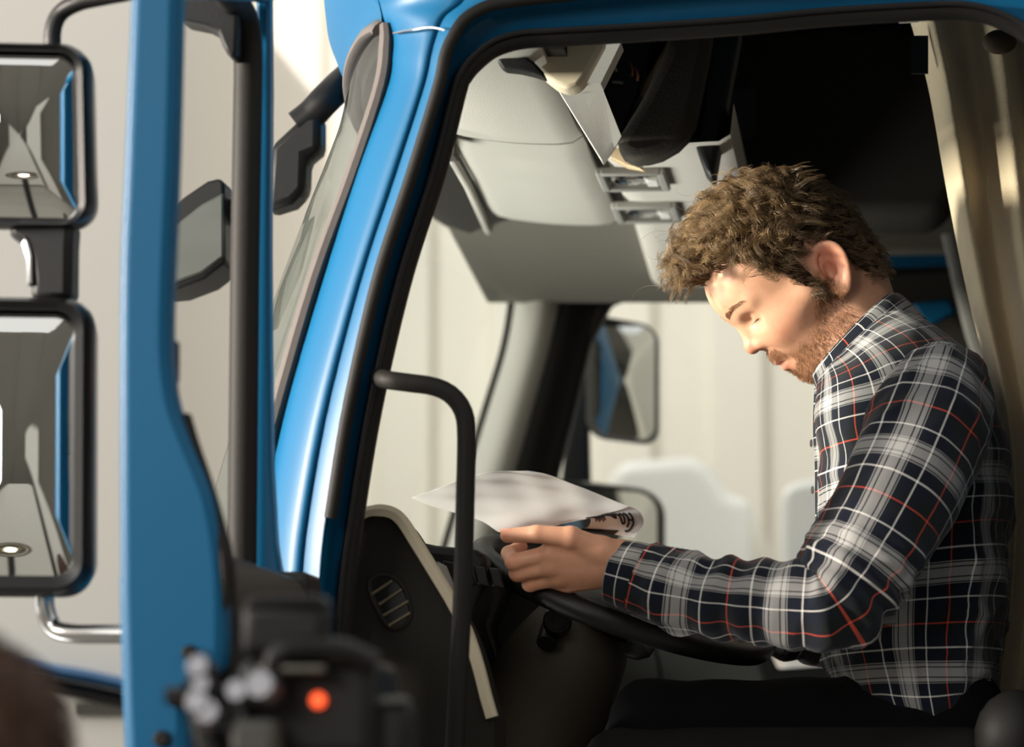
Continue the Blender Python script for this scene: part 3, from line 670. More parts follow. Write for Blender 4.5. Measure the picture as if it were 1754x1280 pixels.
# ------------------------------------------------------------------ the driver
man = thing('person', 'young man with curly brown hair in plaid shirt reading a paper at the wheel', 'person', tuple(P(1600, 1240, 4.74)))
FING = {
 'index': [(945, 948, 4.500, .0105), (880, 963, 4.502, .0098), (871, 948, 4.528, .0088), (893, 937, 4.545, .0078)],
 'middle': [(945, 970, 4.506, .0108), (887, 982, 4.512, .0098), (884, 972, 4.545, .0088), (905, 962, 4.556, .0078)],
 'ring': [(955, 990, 4.518, .0102), (908, 1000, 4.526, .0092), (906, 990, 4.556, .0084), (926, 978, 4.566, .0075)],
 'little': [(974, 1002, 4.532, .0092), (938, 1009, 4.542, .0080), (938, 1000, 4.566, .0074), (954, 990, 4.574, .0068)],
 'thumb': [(1030, 944, 4.502, .016), (978, 921, 4.486, .0128), (920, 915, 4.482, .0105), (869, 918, 4.494, .0088)]}
FG = {k: [(PN(x, y, Y), r) for x, y, Y, r in v] for k, v in FING.items()}
WR = PN(1064, 966, 4.522); W2 = PN(1112, 985, 4.515)
def hand_sdf(p):
    d = smin(cap(p, W2, WR, .027, .0262), cap(p, WR, FG['thumb'][0][0], .024, .017), .015)
    for k in ('index', 'middle', 'ring', 'little'):
        d = smin(d, cap(p, WR*.9+W2*.1, FG[k][0][0], .0195, FG[k][0][1]+.0015), .014)
    d = smin(d, cap(p, FG['thumb'][0][0], FG['index'][0][0], .012, .009), .012)
    o = None
    for k in ('index', 'middle', 'ring', 'little', 'thumb'):
        c = FG[k]; e = None
        for (a, ra), (b, rb) in zip(c, c[1:]):
            g = cap(p, a, b, ra, rb); e = g if e is None else smin(e, g, .003)
        e = smin(e, sph(p, c[1][0], c[1][1]*1.07), .003)
        d = smin(d, e, .0045 if k != 'thumb' else .007)
    for k in ('index', 'middle', 'ring'):                     # knuckle bumps
        d = smin(d, sph(p, FG[k][0][0]+np.array((0, -.002, .001)), FG[k][0][1]*1.08), .006)
    return d
SH = PN(1602, 712, 4.60); EL = PN(1425, 1040, 4.475)
SH2 = PN(1570, 715, 4.90); EL2 = PN(1418, 1078, 5.0); WR2 = PN(1165, 1040, 4.90)
NB = PN(1478, 600, 4.75)
def body_sdf(p):
    D = np.full(len(p), 9., np.float32)
    q = w2h(p); m = np.linalg.norm(q-np.array((.02, 0, .01), np.float32), axis=1) < .27
    if m.any():
        d = head_sdf(q[m]); pm = p[m]
        d = smin(d, cap(pm, h2w((-.022, 0, -.02)), NB, .054, .060), .025)
        d = smin(d, cap(pm, h2w((.03, 0, -.05)), NB, .034, .05), .03)
        D[m] = d
    t = smin(cap(p, NB, PN(1560, 740, 4.75), .055, .075), cap(p, PN(1560, 760, 4.68), PN(1570, 1150, 4.69), .075, .075), .04)
    t = smin(t, cap(p, PN(1560, 760, 4.82), PN(1570, 1150, 4.80), .075, .075), .04)
    t = smin(t, cap(p, SH, SH2, .04), .04)
    t = smin(t, cap(p, SH, EL, .042, .040), .02); t = smin(t, cap(p, EL, W2, .036, .027), .015)
    t = smin(t, cap(p, SH2, EL2, .044, .036), .02); t = smin(t, cap(p, EL2, WR2, .034, .022), .015)
    r = WR2+(WR2-EL2)/np.linalg.norm(WR2-EL2)*.05
    t = smin(t, ell(p, r, (.05, .02, .035)), .01)
    for k in range(4):
        a = r+np.array((-.035, .0, .024-.016*k)); t = smin(t, cap(p, a, a+np.array((-.035, -.004, -.006)), .0088, .008), .004)
    t = smin(t, cap(p, r+np.array((.0, -.01, .025)), r+np.array((-.045, -.018, .04)), .0105, .0085), .006)
    D = smin(D, t, .015)
    m = np.linalg.norm(p-FG['index'][0][0].astype(np.float32), axis=1) < .17
    if m.any(): D[m] = smin(D[m], hand_sdf(p[m]), .006)
    return D
lo = np.array([min(FG['index'][1][0][0]-.1, WR2[0]-.16), 4.36, 1.62]); hi = np.array([PN(1720, 900, 4.8)[0]+.02, 5.12, h2w((.02, 0, .14))[2]+.06])
bp, bf = surface_nets(body_sdf, lo, hi, .0019)
bp = laplace(bp, bf, 2)
hq = w2h(bp)
def gs(q, c, r): return np.exp(-(((q-np.array(c))/np.array(r))**2).sum(1))
hm = np.abs(hq); hm[:, [0, 2]] = hq[:, [0, 2]]
lips = np.clip(gs(hm, (.1105, 0, -.037), (.006, .016, .0035))+gs(hm, (.107, .0, -.0475), (.009, .016, .0058)), 0, 1)*(hq[:, 0] > .09)
red = np.clip(.75*gs(hm, (.120, 0, -.002), (.016, .016, .012))+.8*gs(hm, (-.006, .085, .012), (.02, .016, .026))+.35*gs(hm, (.08, .05, -.01), (.025, .02, .02)), 0, 1)
hd = bp-FG['index'][0][0]; red = np.maximum(red, .15*np.exp(-(np.linalg.norm(hd, axis=1)/.09)**4))
for k in FG:
    for i in (1, 3): red = np.maximum(red, .5*np.exp(-(np.linalg.norm(bp-FG[k][i][0], axis=1)/.013)**2))
stub = np.zeros(len(bp))
def beardmask(q):
    f, l, u = q[:, 0], np.abs(q[:, 1]), q[:, 2]
    top = np.interp(f, (-.02, .012, .03, .05, .075, .095, .12), (-.06, .02, .010, -.022, -.036, -.034, -.034))
    m = np.clip((top-u)/.012, 0, 1)*np.clip((f-(-.004)-(-.02-u)*.35)/.012, 0, 1)
    mus = np.clip((u+.0385)/.003, 0, 1)*np.clip((-.0175-u)/.004, 0, 1)*np.clip((.03-l)/.006, 0, 1)*(f > .085)*np.clip((l-.002)/.004, .35, 1)
    lip = np.clip((np.abs(u+.0425)-.0095)/.003, 0, 1); lip = np.where((f > .088) & (l < .027), lip, 1)
    sl = np.where((f > .08) & (u > -.0575) & (u < -.05) & (l > .006) & (l < .02), .5, 1)
    return np.clip(np.maximum(m*lip*sl, mus), 0, 1)
inhead = np.linalg.norm(hq-np.array((.03, 0, .0)), axis=1) < .16
stub = np.where(inhead, beardmask(hq), 0)
skin = bpy.data.materials.new('skin'); skin.use_nodes = True
nt = skin.node_tree; pb = nt.nodes['Principled BSDF']
def attrn(nt, nm): a = nt.nodes.new('ShaderNodeAttribute'); a.attribute_name = nm; return a.outputs['Fac']
def mixc(nt, fac, a, b, blend='MIX'):
    x = nt.nodes.new('ShaderNodeMix'); x.data_type = 'RGBA'; x.blend_type = blend
    for s, v in ((0, fac), (6, a), (7, b)):
        if hasattr(v, 'links') or hasattr(v, 'is_linked'): nt.links.new(v, x.inputs[s])
        else: x.inputs[s].default_value = v
    return x.outputs[2]
tcn = nt.nodes.new('ShaderNodeTexCoord'); nz = nt.nodes.new('ShaderNodeTexNoise'); nz.inputs['Scale'].default_value = 55; nz.inputs['Detail'].default_value = 4
nt.links.new(tcn.outputs['Object'], nz.inputs['Vector'])
c = mixc(nt, nz.outputs[0], lin(206, 150, 118), lin(226, 176, 144))
c = mixc(nt, attrn(nt, 'red'), c, lin(216, 122, 98)); c = mixc(nt, attrn(nt, 'lips'), c, lin(200, 112, 100)); 
mlt = nt.nodes.new('ShaderNodeMath'); mlt.operation = 'MULTIPLY'; mlt.inputs[1].default_value = .45; nt.links.new(attrn(nt, 'stub'), mlt.inputs[0])
c = mixc(nt, mlt.outputs[0], c, lin(150, 96, 62))
nt.links.new(c, pb.inputs['Base Color'])
pb.inputs['Roughness'].default_value = .48; pb.inputs['Subsurface Weight'].default_value = .25; pb.inputs['Subsurface Radius'].default_value = (.012, .004, .002); pb.inputs['Subsurface Scale'].default_value = .6
n2 = nt.nodes.new('ShaderNodeTexNoise'); n2.inputs['Scale'].default_value = 420; nt.links.new(tcn.outputs['Object'], n2.inputs['Vector'])
bpn = nt.nodes.new('ShaderNodeBump'); bpn.inputs['Strength'].default_value = .16; bpn.inputs['Distance'].default_value = .001; nt.links.new(n2.outputs[0], bpn.inputs['Height']); nt.links.new(bpn.outputs[0], pb.inputs['Normal'])
body_o = mesh_np('body', bp, bf, skin, man, attr={'red': red, 'lips': lips, 'stub': stub})
# eyes and lashes
for s in (1, -1):
    c0 = np.array((.0885, s*.032, .0235)); g = MB().ball(h2w(c0), .01255, nu=24, nv=16)
    ey = g.obj('eye', mat('eye_white', lin(225, 215, 205), .15), man)
    dr = np.array((.80, s*-.04, -.55)); dr /= np.linalg.norm(dr)
    w_ = HA @ dr; MB().lathe(h2w(c0+dr*.0111), w_, [(.0062, 0), (.0055, .0012), (.003, .0017), (.0001, .0018)], 20).obj('iris', mat('iris', lin(70, 85, 95), .1), ey)
    ls = []
    for t in np.linspace(-1, 1, 26):
        a = c0+np.array((.0125*math.cos(t*.75), s*.0125*math.sin(t*.75), -.0030)); ls.append([h2w(a+np.array((k*.0028*math.cos(t), s*k*.0028*math.sin(t)+.0*k, -.0012*k+.0003*k*k))) for k in range(4)])
    strands('eyelashes', np.array(ls), np.full(26, .00022), mat('lash', lin(40, 26, 18), .5), man)
# thumb and index nails
nail = mat('nail', lin(226, 160, 136), .25)
def nail_at(ch, side, name='thumbnail', w=.0062):
    (a, ra), (b, rb) = FG[ch][-2], FG[ch][-1]; t = b-a; t /= np.linalg.norm(t); s = np.array(side, float); s -= t*(s @ t); s /= np.linalg.norm(s); x = np.cross(t, s)
    g = [[b+t*(-.006+.0135*i/6)+x*w*math.sin(k)*(1-.15*(i/6)**4)+s*(rb*1.03*math.cos(k*.7)+.0004-.0012*(i/6)**2) for k in np.linspace(-1, 1, 7)] for i in range(7)]
    MB().slab(g, tuple(-s*.0008)).obj(name, nail, man)
nail_at('thumb', (0.05, -.35, 1))
# ------------------------------------------------------------------ hair
HQ = hq; hv = np.where(inhead | (np.linalg.norm(hq-np.array((0, 0, .06)), axis=1) < .14))[0]
fn = np.cross(bp[bf[:, 1]]-bp[bf[:, 0]], bp[bf[:, 3]]-bp[bf[:, 0]]); vn = np.stack([np.bincount(bf.ravel(), np.repeat(fn[:, k], 4), len(bp)) for k in range(3)], 1)
vn /= np.linalg.norm(vn, axis=1, keepdims=True)+1e-12
if ((bp-h2w((.016, 0, .05)))[hv]*vn[hv]).sum() < 0: vn = -vn
hn = vn @ HA
def hairmask(q):
    f, l, u = q[:, 0], np.abs(q[:, 1]), q[:, 2]
    line = np.interp(f, (-.09, -.05, -.032, -.022, .010, .017, .036, .042, .047, .056, .072, .115), (-.034, -.05, -.04, .034, .036, -.014, -.010, .018, .048, .066, .090, .100))
    line = np.where(l < .045, np.maximum(line, np.interp(f, (.0, .07, .115), (-.1, .09, .101))), line)
    notear = ~((l > .074) & (f > -.04) & (f < .02) & (u < .034))
    return (u > line+.004*np.sin(f*320+l*200)) & notear & (np.linalg.norm(q-np.array((.01, 0, .05)), axis=1) < .135)
hmk = np.zeros(len(bp), bool); hmk[hv] = hairmask(hq[hv])
hairm = bpy.data.materials.new('brown_hair'); hairm.use_nodes = True; nt = hairm.node_tree; pb = nt.nodes['Principled BSDF']
c = mixc(nt, attrn(nt, 'tone'), lin(50, 36, 25), lin(156, 126, 88)); nt.links.new(c, pb.inputs['Base Color'])
pb.inputs['Roughness'].default_value = .38; pb.inputs['Specular IOR Level'].default_value = .55
# under-layer hugging the scalp
hmc = np.zeros(len(bp), bool); hmc[hv] = hairmask(hq[hv]-np.array((0, 0, .013)))
fm = hmc[bf].all(1); uf = bf[fm]; uv_, inv = np.unique(uf, return_inverse=True)
def hthick(q):
    f, l, u = q[:, 0], np.abs(q[:, 1]), q[:, 2]
    t = np.clip((u-.045-.35*np.clip(-f, -.1, .1))/.06, 0, 1); t = t*t*(3-2*t)
    return .008+.034*t*np.clip((f+.085)/.10, .15, 1)+.012*np.clip((f-.055)/.05, 0, 1)*np.clip((u-.08)/.03, 0, 1)
th = hthick(hq[uv_]); wob = .5+.5*np.sin(hq[uv_] @ np.array((230., 190, 260)))*np.sin(hq[uv_] @ np.array((-170., 240, 120)))
capo = mesh_np('hair', bp[uv_]+vn[uv_]*(th*(.30+.22*wob))[:, None], inv.reshape(-1, 4), mat('hair_underlayer', lin(52, 38, 27), .95, spec=.05), man, attr={'tone': np.full(len(uv_), .12)})
rr = np.random.default_rng(3)
cand = np.where(hmk)[0]
area_w = np.ones(len(cand)); 
def curls(n_lock, per, sel, lf, rad, turns, npt, tone, sweep, spread, seed):
    r = np.random.default_rng(seed); roots = r.choice(sel, n_lock); out = []; tn = []
    for v in roots:
        q = hq[v]; nrm = hn[v]; T = float(hthick(q[None])[0]); Lk = T*lf*r.uniform(.8, 1.25)
        sw = np.array(sweep)+r.normal(0, .28, 3); sw -= nrm*(sw @ nrm)*.8
        ph = r.uniform(0, 6.28); hand = r.choice((-1, 1)); R0 = rad*r.uniform(.7, 1.3); nt_ = turns*r.uniform(.7, 1.3); lt = r.uniform(.2, 1)
        s = np.linspace(0, 1, npt); bend = r.uniform(.55, 1.15)
        g = q[None]+nrm[None]*(Lk*np.sin(s*1.75)/1.1)[:, None]*.80+(sw[None]*(Lk*bend*s**1.6)[:, None])
        a = np.cross(nrm, sw); a /= np.linalg.norm(a)+1e-9; b = np.cross(a, nrm)
        for _ in range(per):
            p2 = ph+r.normal(0, .35); rs = R0*r.uniform(.75, 1.2); off = r.normal(0, spread, 3); off -= nrm*(off @ nrm)
            am = rs*np.clip(s*2.2, 0, 1); an = p2+hand*nt_*6.283*s*r.uniform(.94, 1.06)
            ln = g+off[None]*(1-.35*s[:, None])+a[None]*(am*np.cos(an))[:, None]+(.6*b+.55*nrm)[None]*(am*np.sin(an))[:, None]
            out.append(h2w(ln)); tn.append(np.clip(tone*lt+.25*r.uniform()+.12, 0, 1))
    return np.array(out), np.array(tn)
topsel = cand[(hthick(hq[cand]) > .017)]; lowsel = cand[(hthick(hq[cand]) <= .022)]
a_, t_ = curls(760, 12, topsel, 1.12, .0078, 1.75, 18, .85, (.30, 0, .20), .0030, 5)  # top locks toned lighter: hair highlights put into their colour
strands('hair_curls', a_, np.full(len(a_), .00040), hairm, man, t_)
a_, t_ = curls(900, 8, lowsel, 1.5, .0018, .6, 7, .3, (-.45, 0, -.75), .0028, 6)
strands('short_side_hair', a_, np.full(len(a_), .00034), hairm, man, t_)
a_, t_ = curls(60, 1, topsel, 1.9, .007, 1.4, 18, .5, (.3, 0, .2), .003, 9)
strands('stray_hairs', a_, np.full(len(a_), .00022), hairm, man, t_)
# beard
bsel = np.where(stub > .15)[0]; r = np.random.default_rng(8)
pk = r.choice(bsel, 12000, p=stub[bsel]/stub[bsel].sum()); q = hq[pk]+r.normal(0, .0006, (len(pk), 3)); nn = hn[pk]
dn = np.array((.30, 0, -.85))+r.normal(0, .22, (len(pk), 3)); dn -= nn*(dn*nn).sum(1, keepdims=True)*.9
ln = r.uniform(.0035, .0075, len(pk))[:, None]*(.6+.4*stub[pk][:, None])
bl = np.stack([q+nn*(-.0004), q+nn*ln*.38+dn*ln*.42, q+nn*ln*.50+dn*ln*.95], 1)
beardm = bpy.data.materials.new('beard_hair'); beardm.use_nodes = True; nt = beardm.node_tree
nt.links.new(mixc(nt, attrn(nt, 'tone'), lin(92, 56, 32), lin(178, 126, 82)), nt.nodes['Principled BSDF'].inputs['Base Color']); nt.nodes['Principled BSDF'].inputs['Roughness'].default_value = .45
strands('beard', h2w(bl), np.full(len(bl), .00022), beardm, man, r.uniform(0, 1, len(bl)))
# eyebrows
for sg in (1, -1):
    bl = []
    t_ = (np.abs(hq[:, 1])-.010)/.042; mid_ = .0455+.006*np.sin(np.clip(t_, 0, 1)*2.4)
    sel_ = np.where((t_ > 0) & (t_ < 1) & (np.abs(hq[:, 2]-mid_) < .0034*(1-.5*t_)) & (hq[:, 0] > .07) & (hq[:, 1]*sg > 0))[0]
    for v in r.choice(sel_, 210):
        t = float(t_[v]); d0 = np.array((-.25*t, sg*.8, .5-.9*t))+r.normal(0, .12, 3); d0 -= hn[v]*(d0 @ hn[v])*.85
        bl.append([h2w(hq[v]+d0*.006*k2+hn[v]*(.0012*k2-.0002)) for k2 in (0, .4, .8, 1.2)])
    strands('eyebrow', np.array(bl), np.full(len(bl), .00028), mat('brow_hair', lin(172, 134, 98), .5), man)
# ------------------------------------------------------------------ plaid shirt
plaid = bpy.data.materials.new('plaid_flannel'); plaid.use_nodes = True; nt = plaid.node_tree; pb = nt.nodes['Principled BSDF']
uvn = nt.nodes.new('ShaderNodeUVMap'); uvn.uv_map = 'UVMap'; sep = nt.nodes.new('ShaderNodeSeparateXYZ'); nt.links.new(uvn.outputs[0], sep.inputs[0])
PER = .118
NAVY = lin(13, 19, 33); GRN = lin(11, 18, 19); BAND = (.50, .49, .47, 1); LINE = lin(20, 20, 30); WHT = (.92, .89, .82, 1); RED = (.72, .09, .045, 1)
def sett(axis, alt):
    mt = nt.nodes.new('ShaderNodeMath'); mt.operation = 'DIVIDE'; mt.inputs[1].default_value = PER; nt.links.new(sep.outputs[axis], mt.inputs[0])
    fr_ = nt.nodes.new('ShaderNodeMath'); fr_.operation = 'FRACT'; nt.links.new(mt.outputs[0], fr_.inputs[0])
    cr_ = nt.nodes.new('ShaderNodeValToRGB'); cr_.color_ramp.interpolation = 'CONSTANT'; e = cr_.color_ramp.elements
    bands = [(0, BAND), (.040, LINE), (.053, BAND), (.088, LINE), (.100, BAND), (.110, NAVY), (.238, WHT), (.256, NAVY), (.38, GRN), (.486, RED), (.503, GRN), (.62, NAVY), (.735, WHT), (.753, NAVY), (.880, BAND), (.890, LINE), (.902, BAND), (.938, LINE), (.951, BAND)]
    e[0].position = 0; e[0].color = bands[0][1]; e[1].position = bands[1][0]; e[1].color = bands[1][1]
    for p_, c_ in bands[2:]:
        x = e.new(p_); x.color = c_
    nt.links.new(fr_.outputs[0], cr_.inputs[0]); return cr_.outputs[0]
cu = sett('X', 0); cv = sett('Y', 1)
c = mixc(nt, .5, cu, cv)
wv = nt.nodes.new('ShaderNodeTexNoise'); wv.inputs['Scale'].default_value = 900; nt.links.new(uvn.outputs[0], wv.inputs['Vector'])
c = mixc(nt, .12, c, wv.outputs[1], 'OVERLAY'); nt.links.new(c, pb.inputs['Base Color']); pb.inputs['Roughness'].default_value = .9; pb.inputs['Sheen Weight'].default_value = .15; pb.inputs['Specular IOR Level'].default_value = .2
bn = nt.nodes.new('ShaderNodeBump'); bn.inputs['Strength'].default_value = .25; bn.inputs['Distance'].default_value = .001; nt.links.new(wv.outputs[0], bn.inputs['Height']); nt.links.new(bn.outputs[0], pb.inputs['Normal'])
def fold(p, seed, n=5, f=(14, 30), amp=.004):
    r = np.random.default_rng(seed); o = np.zeros(p.shape[:-1])
    for _ in range(n):
        k = r.normal(0, 1, 3); k /= np.linalg.norm(k); w = r.uniform(*f)
        s = np.sin((p @ k)*w*2*math.pi/2+r.uniform(0, 6.28)+.8*np.sin(p @ (r.normal(0, 1, 3)*9))); o += amp*(1-np.abs(s))**2/n*2
    return o
# torso: front and back outline of each section, half width across
TS = [((1512, 1272), (1682, 1275), .185), ((1452, 1200), (1694, 1205), .19), ((1418, 1120), (1706, 1105), .185), ((1408, 1010), (1722, 970), .18), ((1404, 890), (1728, 845), .185), ((1403, 800), (1722, 760), .195), ((1400, 735), (1704, 690), .203), ((1400, 695), (1672, 628), .195), ((1401, 672), (1628, 580), .165), ((1402, 656), (1580, 548), .12), ((1403, 648), (1545, 530), .085)]
NT_, NA = 150, 168
ts = crp([(a[0], a[1], b[0], b[1], w) for a, b, w in TS], NT_); g = []; TY = 4.745
for fx, fy, bx, by, w in ts:
    a = PN(fx, fy, TY); b = PN(bx, by, TY); c0 = (a+b)/2; hx = (a-b)/2; row = []
    for t in np.linspace(0, 2*math.pi, NA, endpoint=False):
        ct, s_ = math.cos(t), math.sin(t); e = 2/2.35
        row.append(c0+hx*abs(ct)**e*np.sign(ct)+np.array((0, w, 0))*abs(s_)**e*np.sign(s_))
    g.append(row)
G = np.array(g)
def gnorm(G, cv=True):
    du = np.gradient(G, axis=0); dv = (np.roll(G, -1, 1)-np.roll(G, 1, 1))/2 if cv else np.gradient(G, axis=1)
    n = np.cross(dv, du); n /= np.linalg.norm(n, axis=2, keepdims=True)+1e-9
    c0 = G.mean(1, keepdims=True)
    if ((G-c0)*n).sum() < 0: n = -n
    return n
n_ = gnorm(G); vv = np.linspace(0, 1, NT_)[:, None]
amp = .2+.8*np.exp(-((vv-.22)/.2)**2)
G = G+n_*(fold(G, 11, 7, (10, 24), .011)*amp)[..., None]
# drape lines running from the armpit down and back
xx = G[..., 0]; zz = G[..., 2]; pit = PN(1600, 800, 4.55)
rr_ = np.hypot(xx-pit[0], zz-pit[2]); an_ = np.arctan2(zz-pit[2], xx-pit[0])
G = G+n_*(.006*np.exp(-((rr_-.12)/.11)**2)*(np.abs(np.sin(an_*4.2))**2-.5))[..., None]
# loose hem
G[:, :, 2] += (.012*np.sin(np.arange(NA)/NA*2*math.pi*5)*np.clip(.14-vv, 0, 1)/.14)
mc = G[NT_//2]; ua = np.r_[0, np.cumsum(np.linalg.norm(np.diff(np.vstack([mc, mc[:1]]), axis=0), axis=1))][:-1]
va = np.r_[0, np.cumsum(np.linalg.norm(np.diff(G[:, 126], axis=0), axis=1))]
uvg = np.stack(np.broadcast_arrays(ua[None, :]+.035, va[:, None]+.02), -1)
mb = MB(); Gc = np.concatenate([G, G[:, :1]], 1); uvc = np.concatenate([uvg, uvg[:, :1]+np.array((ua[-1]+ua[1]-uvg[0, 0, 0]+.035, 0))], 1)
mb.grid(Gc, uv=uvc)
shirt = mb.obj('shirt', plaid, man, angle=180)
# sleeves
def sleeve(name, pts, seed, uoff, voff, NS=190, NC=72, elbow=.55, ph=0):
    p = np.array([list(PN(x, y, Y))+[r/1413] for x, y, Y, r in pts]); q = crp(p, NS*2)
    s = np.r_[0, np.cumsum(np.linalg.norm(np.diff(q[:, :3], axis=0), axis=1))]; u = np.linspace(0, s[-1], NS)
    q = np.stack([np.interp(u, s, q[:, k]) for k in range(4)], 1)
    for _ in range(6): q[1:-1] = q[1:-1]*.5+.25*(q[2:]+q[:-2])
    t = np.gradient(q[:, :3], axis=0); t /= np.linalg.norm(t, axis=1)[:, None]
    prev = np.cross(t[0], (0, 1, 0)); g = []
    for i in range(NS):
        a = prev-t[i]*(prev @ t[i]); a /= np.linalg.norm(a); prev = a; b = np.cross(t[i], a)
        g.append([q[i, :3]+q[i, 3]*(math.cos(x)*a+math.sin(x)*b) for x in np.linspace(0, 2*math.pi, NC, endpoint=False)])
    G = np.array(g); n_ = gnorm(G); v = np.linspace(0, 1, NS)[:, None]; th = np.linspace(0, 2*math.pi, NC, endpoint=False)[None]
    am = .25+.9*np.exp(-((v-elbow)/.10)**2)+.6*np.exp(-((v-.95)/.08)**2)+.35*np.exp(-((v-.1)/.12)**2)
    disp = fold(G, seed, 6, (10, 22), .014)*am
    disp += .006*np.exp(-((v-elbow)/.085)**2)*np.sin(v*150+2.2*np.sin(th+ph))*(.6+.4*np.cos(th+ph))
    disp += .0035*np.exp(-((v-.80)/.12)**2)*np.sin(v*85+1.5*np.cos(th*2+1))
    G = G+n_*disp[..., None]
    rm = q[:, 3].mean(); uu = np.linspace(0, 2*math.pi, NC+1)*rm
    uvg = np.stack(np.broadcast_arrays(uu[None]+uoff, u[:, None]+voff), -1)
    Gc = np.concatenate([G, G[:, :1]], 1)
    o = MB().grid(Gc, uv=uvg).obj(name, plaid, man, angle=180)
    return o, G, q
SL = [(1624, 640, 4.615, 62), (1610, 676, 4.58, 86), (1590, 732, 4.545, 98), (1556, 815, 4.508, 99), (1511, 905, 4.480, 93), (1460, 990, 4.462, 82), (1425, 1032, 4.458, 77), (1372, 1036, 4.462, 74), (1290, 1030, 4.474, 67), (1215, 1022, 4.486, 63), (1140, 1006, 4.502, 61), (1100, 992, 4.51, 58)]
sl, SG, SQ = sleeve('sleeve', SL, 21, .012, .05, elbow=.56)
SL2 = [(1575, 640, 4.87, 84), (1562, 680, 4.92, 95), (1530, 790, 4.965, 95), (1470, 960, 4.995, 82), (1422, 1062, 5.0, 74), (1370, 1070, 4.985, 66), (1280, 1062, 4.955, 56), (1200, 1050, 4.925, 48), (1165, 1042, 4.905, 42)]
sleeve('sleeve', SL2, 22, .03, .01)
# cuff with its button
CF = [(1150, 1008, 4.50, 60.5), (1120, 999, 4.506, 60), (1085, 988, 4.515, 57.5), (1052, 979, 4.521, 53)]
p = np.array([list(PN(x, y, Y))+[r_/1413] for x, y, Y, r_ in CF]); q = crp(p, 14)
t = np.gradient(q[:, :3], axis=0); t /= np.linalg.norm(t, axis=1)[:, None]; g = []
for i in range(14):
    a = np.cross(t[i], (0, 1, 0)); a /= np.linalg.norm(a); b = np.cross(t[i], a)
    g.append([q[i, :3]+(q[i, 3]+.0015)*(math.cos(x)*a+math.sin(x)*b*.9) for x in np.linspace(0, 2*math.pi, 49)])
g = np.array(g); uvg = np.stack(np.broadcast_arrays(np.linspace(0, .26, 49)[None]+.03, np.linspace(0, .075, 14)[:, None]+.03), -1)
cuff = MB().slab(g, np.broadcast_to((p[0, :3]-p[-1, :3])*0, g.shape)-(g-q[:, None, :3])*.04, uv=uvg).obj('cuff', plaid, man, angle=50)
bpos = PN(1081, 1024, 4.487)
MB().lathe(bpos, (.05, -1, -.45), [(.0001, .0012), (.0035, .0012), (.0042, .0022), (.0052, .002), (.0055, 0), (.005, -.001)], 18).obj('button', mat('bone_button', lin(176, 150, 112), .3), cuff)
# collar
NCOL = 80; g = []
CR = [((1402, 660), (1548, 522), .074, 0), ((1393, 646), (1530, 506), .073, .0), ((1391, 644), (1528, 503), .0745, 0), ((1392, 654), (1545, 506), .080, 0), ((1400, 676), (1572, 532), .092, 0), ((1402, 690), (1588, 548), .102, 0)]
rows = crp([(a[0], a[1], b[0], b[1], w) for a, b, w, _ in CR], 22)
for i, (fx, fy, bx, by, w) in enumerate(rows):
    a = PN(fx, fy, TY); b = PN(bx, by, TY); c0 = (a+b)/2; hx = (a-b)/2; row = []
    for t in np.linspace(.16, 2*math.pi-.16, NCOL):
        k = max(0, math.cos(t))**4*max(0, i-10)/11
        row.append(c0+hx*math.cos(t)+np.array((0, w*math.sin(t), 0))+np.array((.012*k, 0, -.03*k)))
    g.append(row)
g = np.array(g); uvg = np.stack(np.broadcast_arrays(np.linspace(0, .5, NCOL)[None]+.01, np.linspace(0, .09, 22)[:, None]+.045), -1)
MB().slab(g, (0, 0, -.0015), uv=uvg).obj('collar', plaid, man, angle=60)
# button placket down the front
pl = crp([(1400, 662), (1398, 735), (1401, 800), (1402, 890), (1406, 1010), (1418, 1110)], 40); g = []
for x, y in pl:
    c0 = PN(x, y, TY); g.append([c0+np.array((.012*(abs(s)/.02)**2*.35-.004, s, 0)) for s in np.linspace(-.019, .019, 9)])
MB().slab(np.array(g), (.003, 0, 0), uv=np.stack(np.broadcast_arrays(np.linspace(0, .038, 9)[None]+.03, np.linspace(0, .35, 40)[:, None]), -1)).obj('placket', plaid, man, angle=60)
for x, y in ((1404, 680), (1397, 760), (1399, 840)):
    MB().lathe(PN(x, y, TY)+np.array((-.005, -.004, 0)), (-1, -.3, 0), [(.0001, .001), (.0045, .0012), (.005, 0)], 14).obj('button', mat('shirt_button', lin(60, 56, 50), .3), man)
# trousers, one surface for both legs and hips
LEG = [[PN(1590, 1275, 4.65), PN(1122, 1243, 4.58), PN(1040, 1760, 4.58)], [PN(1590, 1275, 4.84), PN(1150, 1243, 4.98), PN(1060, 1720, 4.98)]]
def trou(p):
    d = cap(p, LEG[0][0], LEG[1][0], .1)
    d = smin(d, cap(p, PN(1580, 1240, 4.68), PN(1580, 1240, 4.82), .09), .04)
    for h_, k, a in LEG:
        l = smin(cap(p, h_, k, .085, .053), cap(p, k, a, .055, .046), .02); d = smin(d, l, .04)
    return d+.002*np.sin(p[:, 0]*60+p[:, 2]*35).astype(np.float32)
tp, tf = surface_nets(trou, np.array(LEG[0][2])-np.array((.12, .12, .1)), np.array(PN(1720, 1130, 4.95))+np.array((.05, .1, .04)), .009)
mesh_np('trousers', laplace(tp, tf, 3), tf, mat('black_denim', lin(13, 13, 14), .95, bump=.3, bscale=500, spec=.08), man)
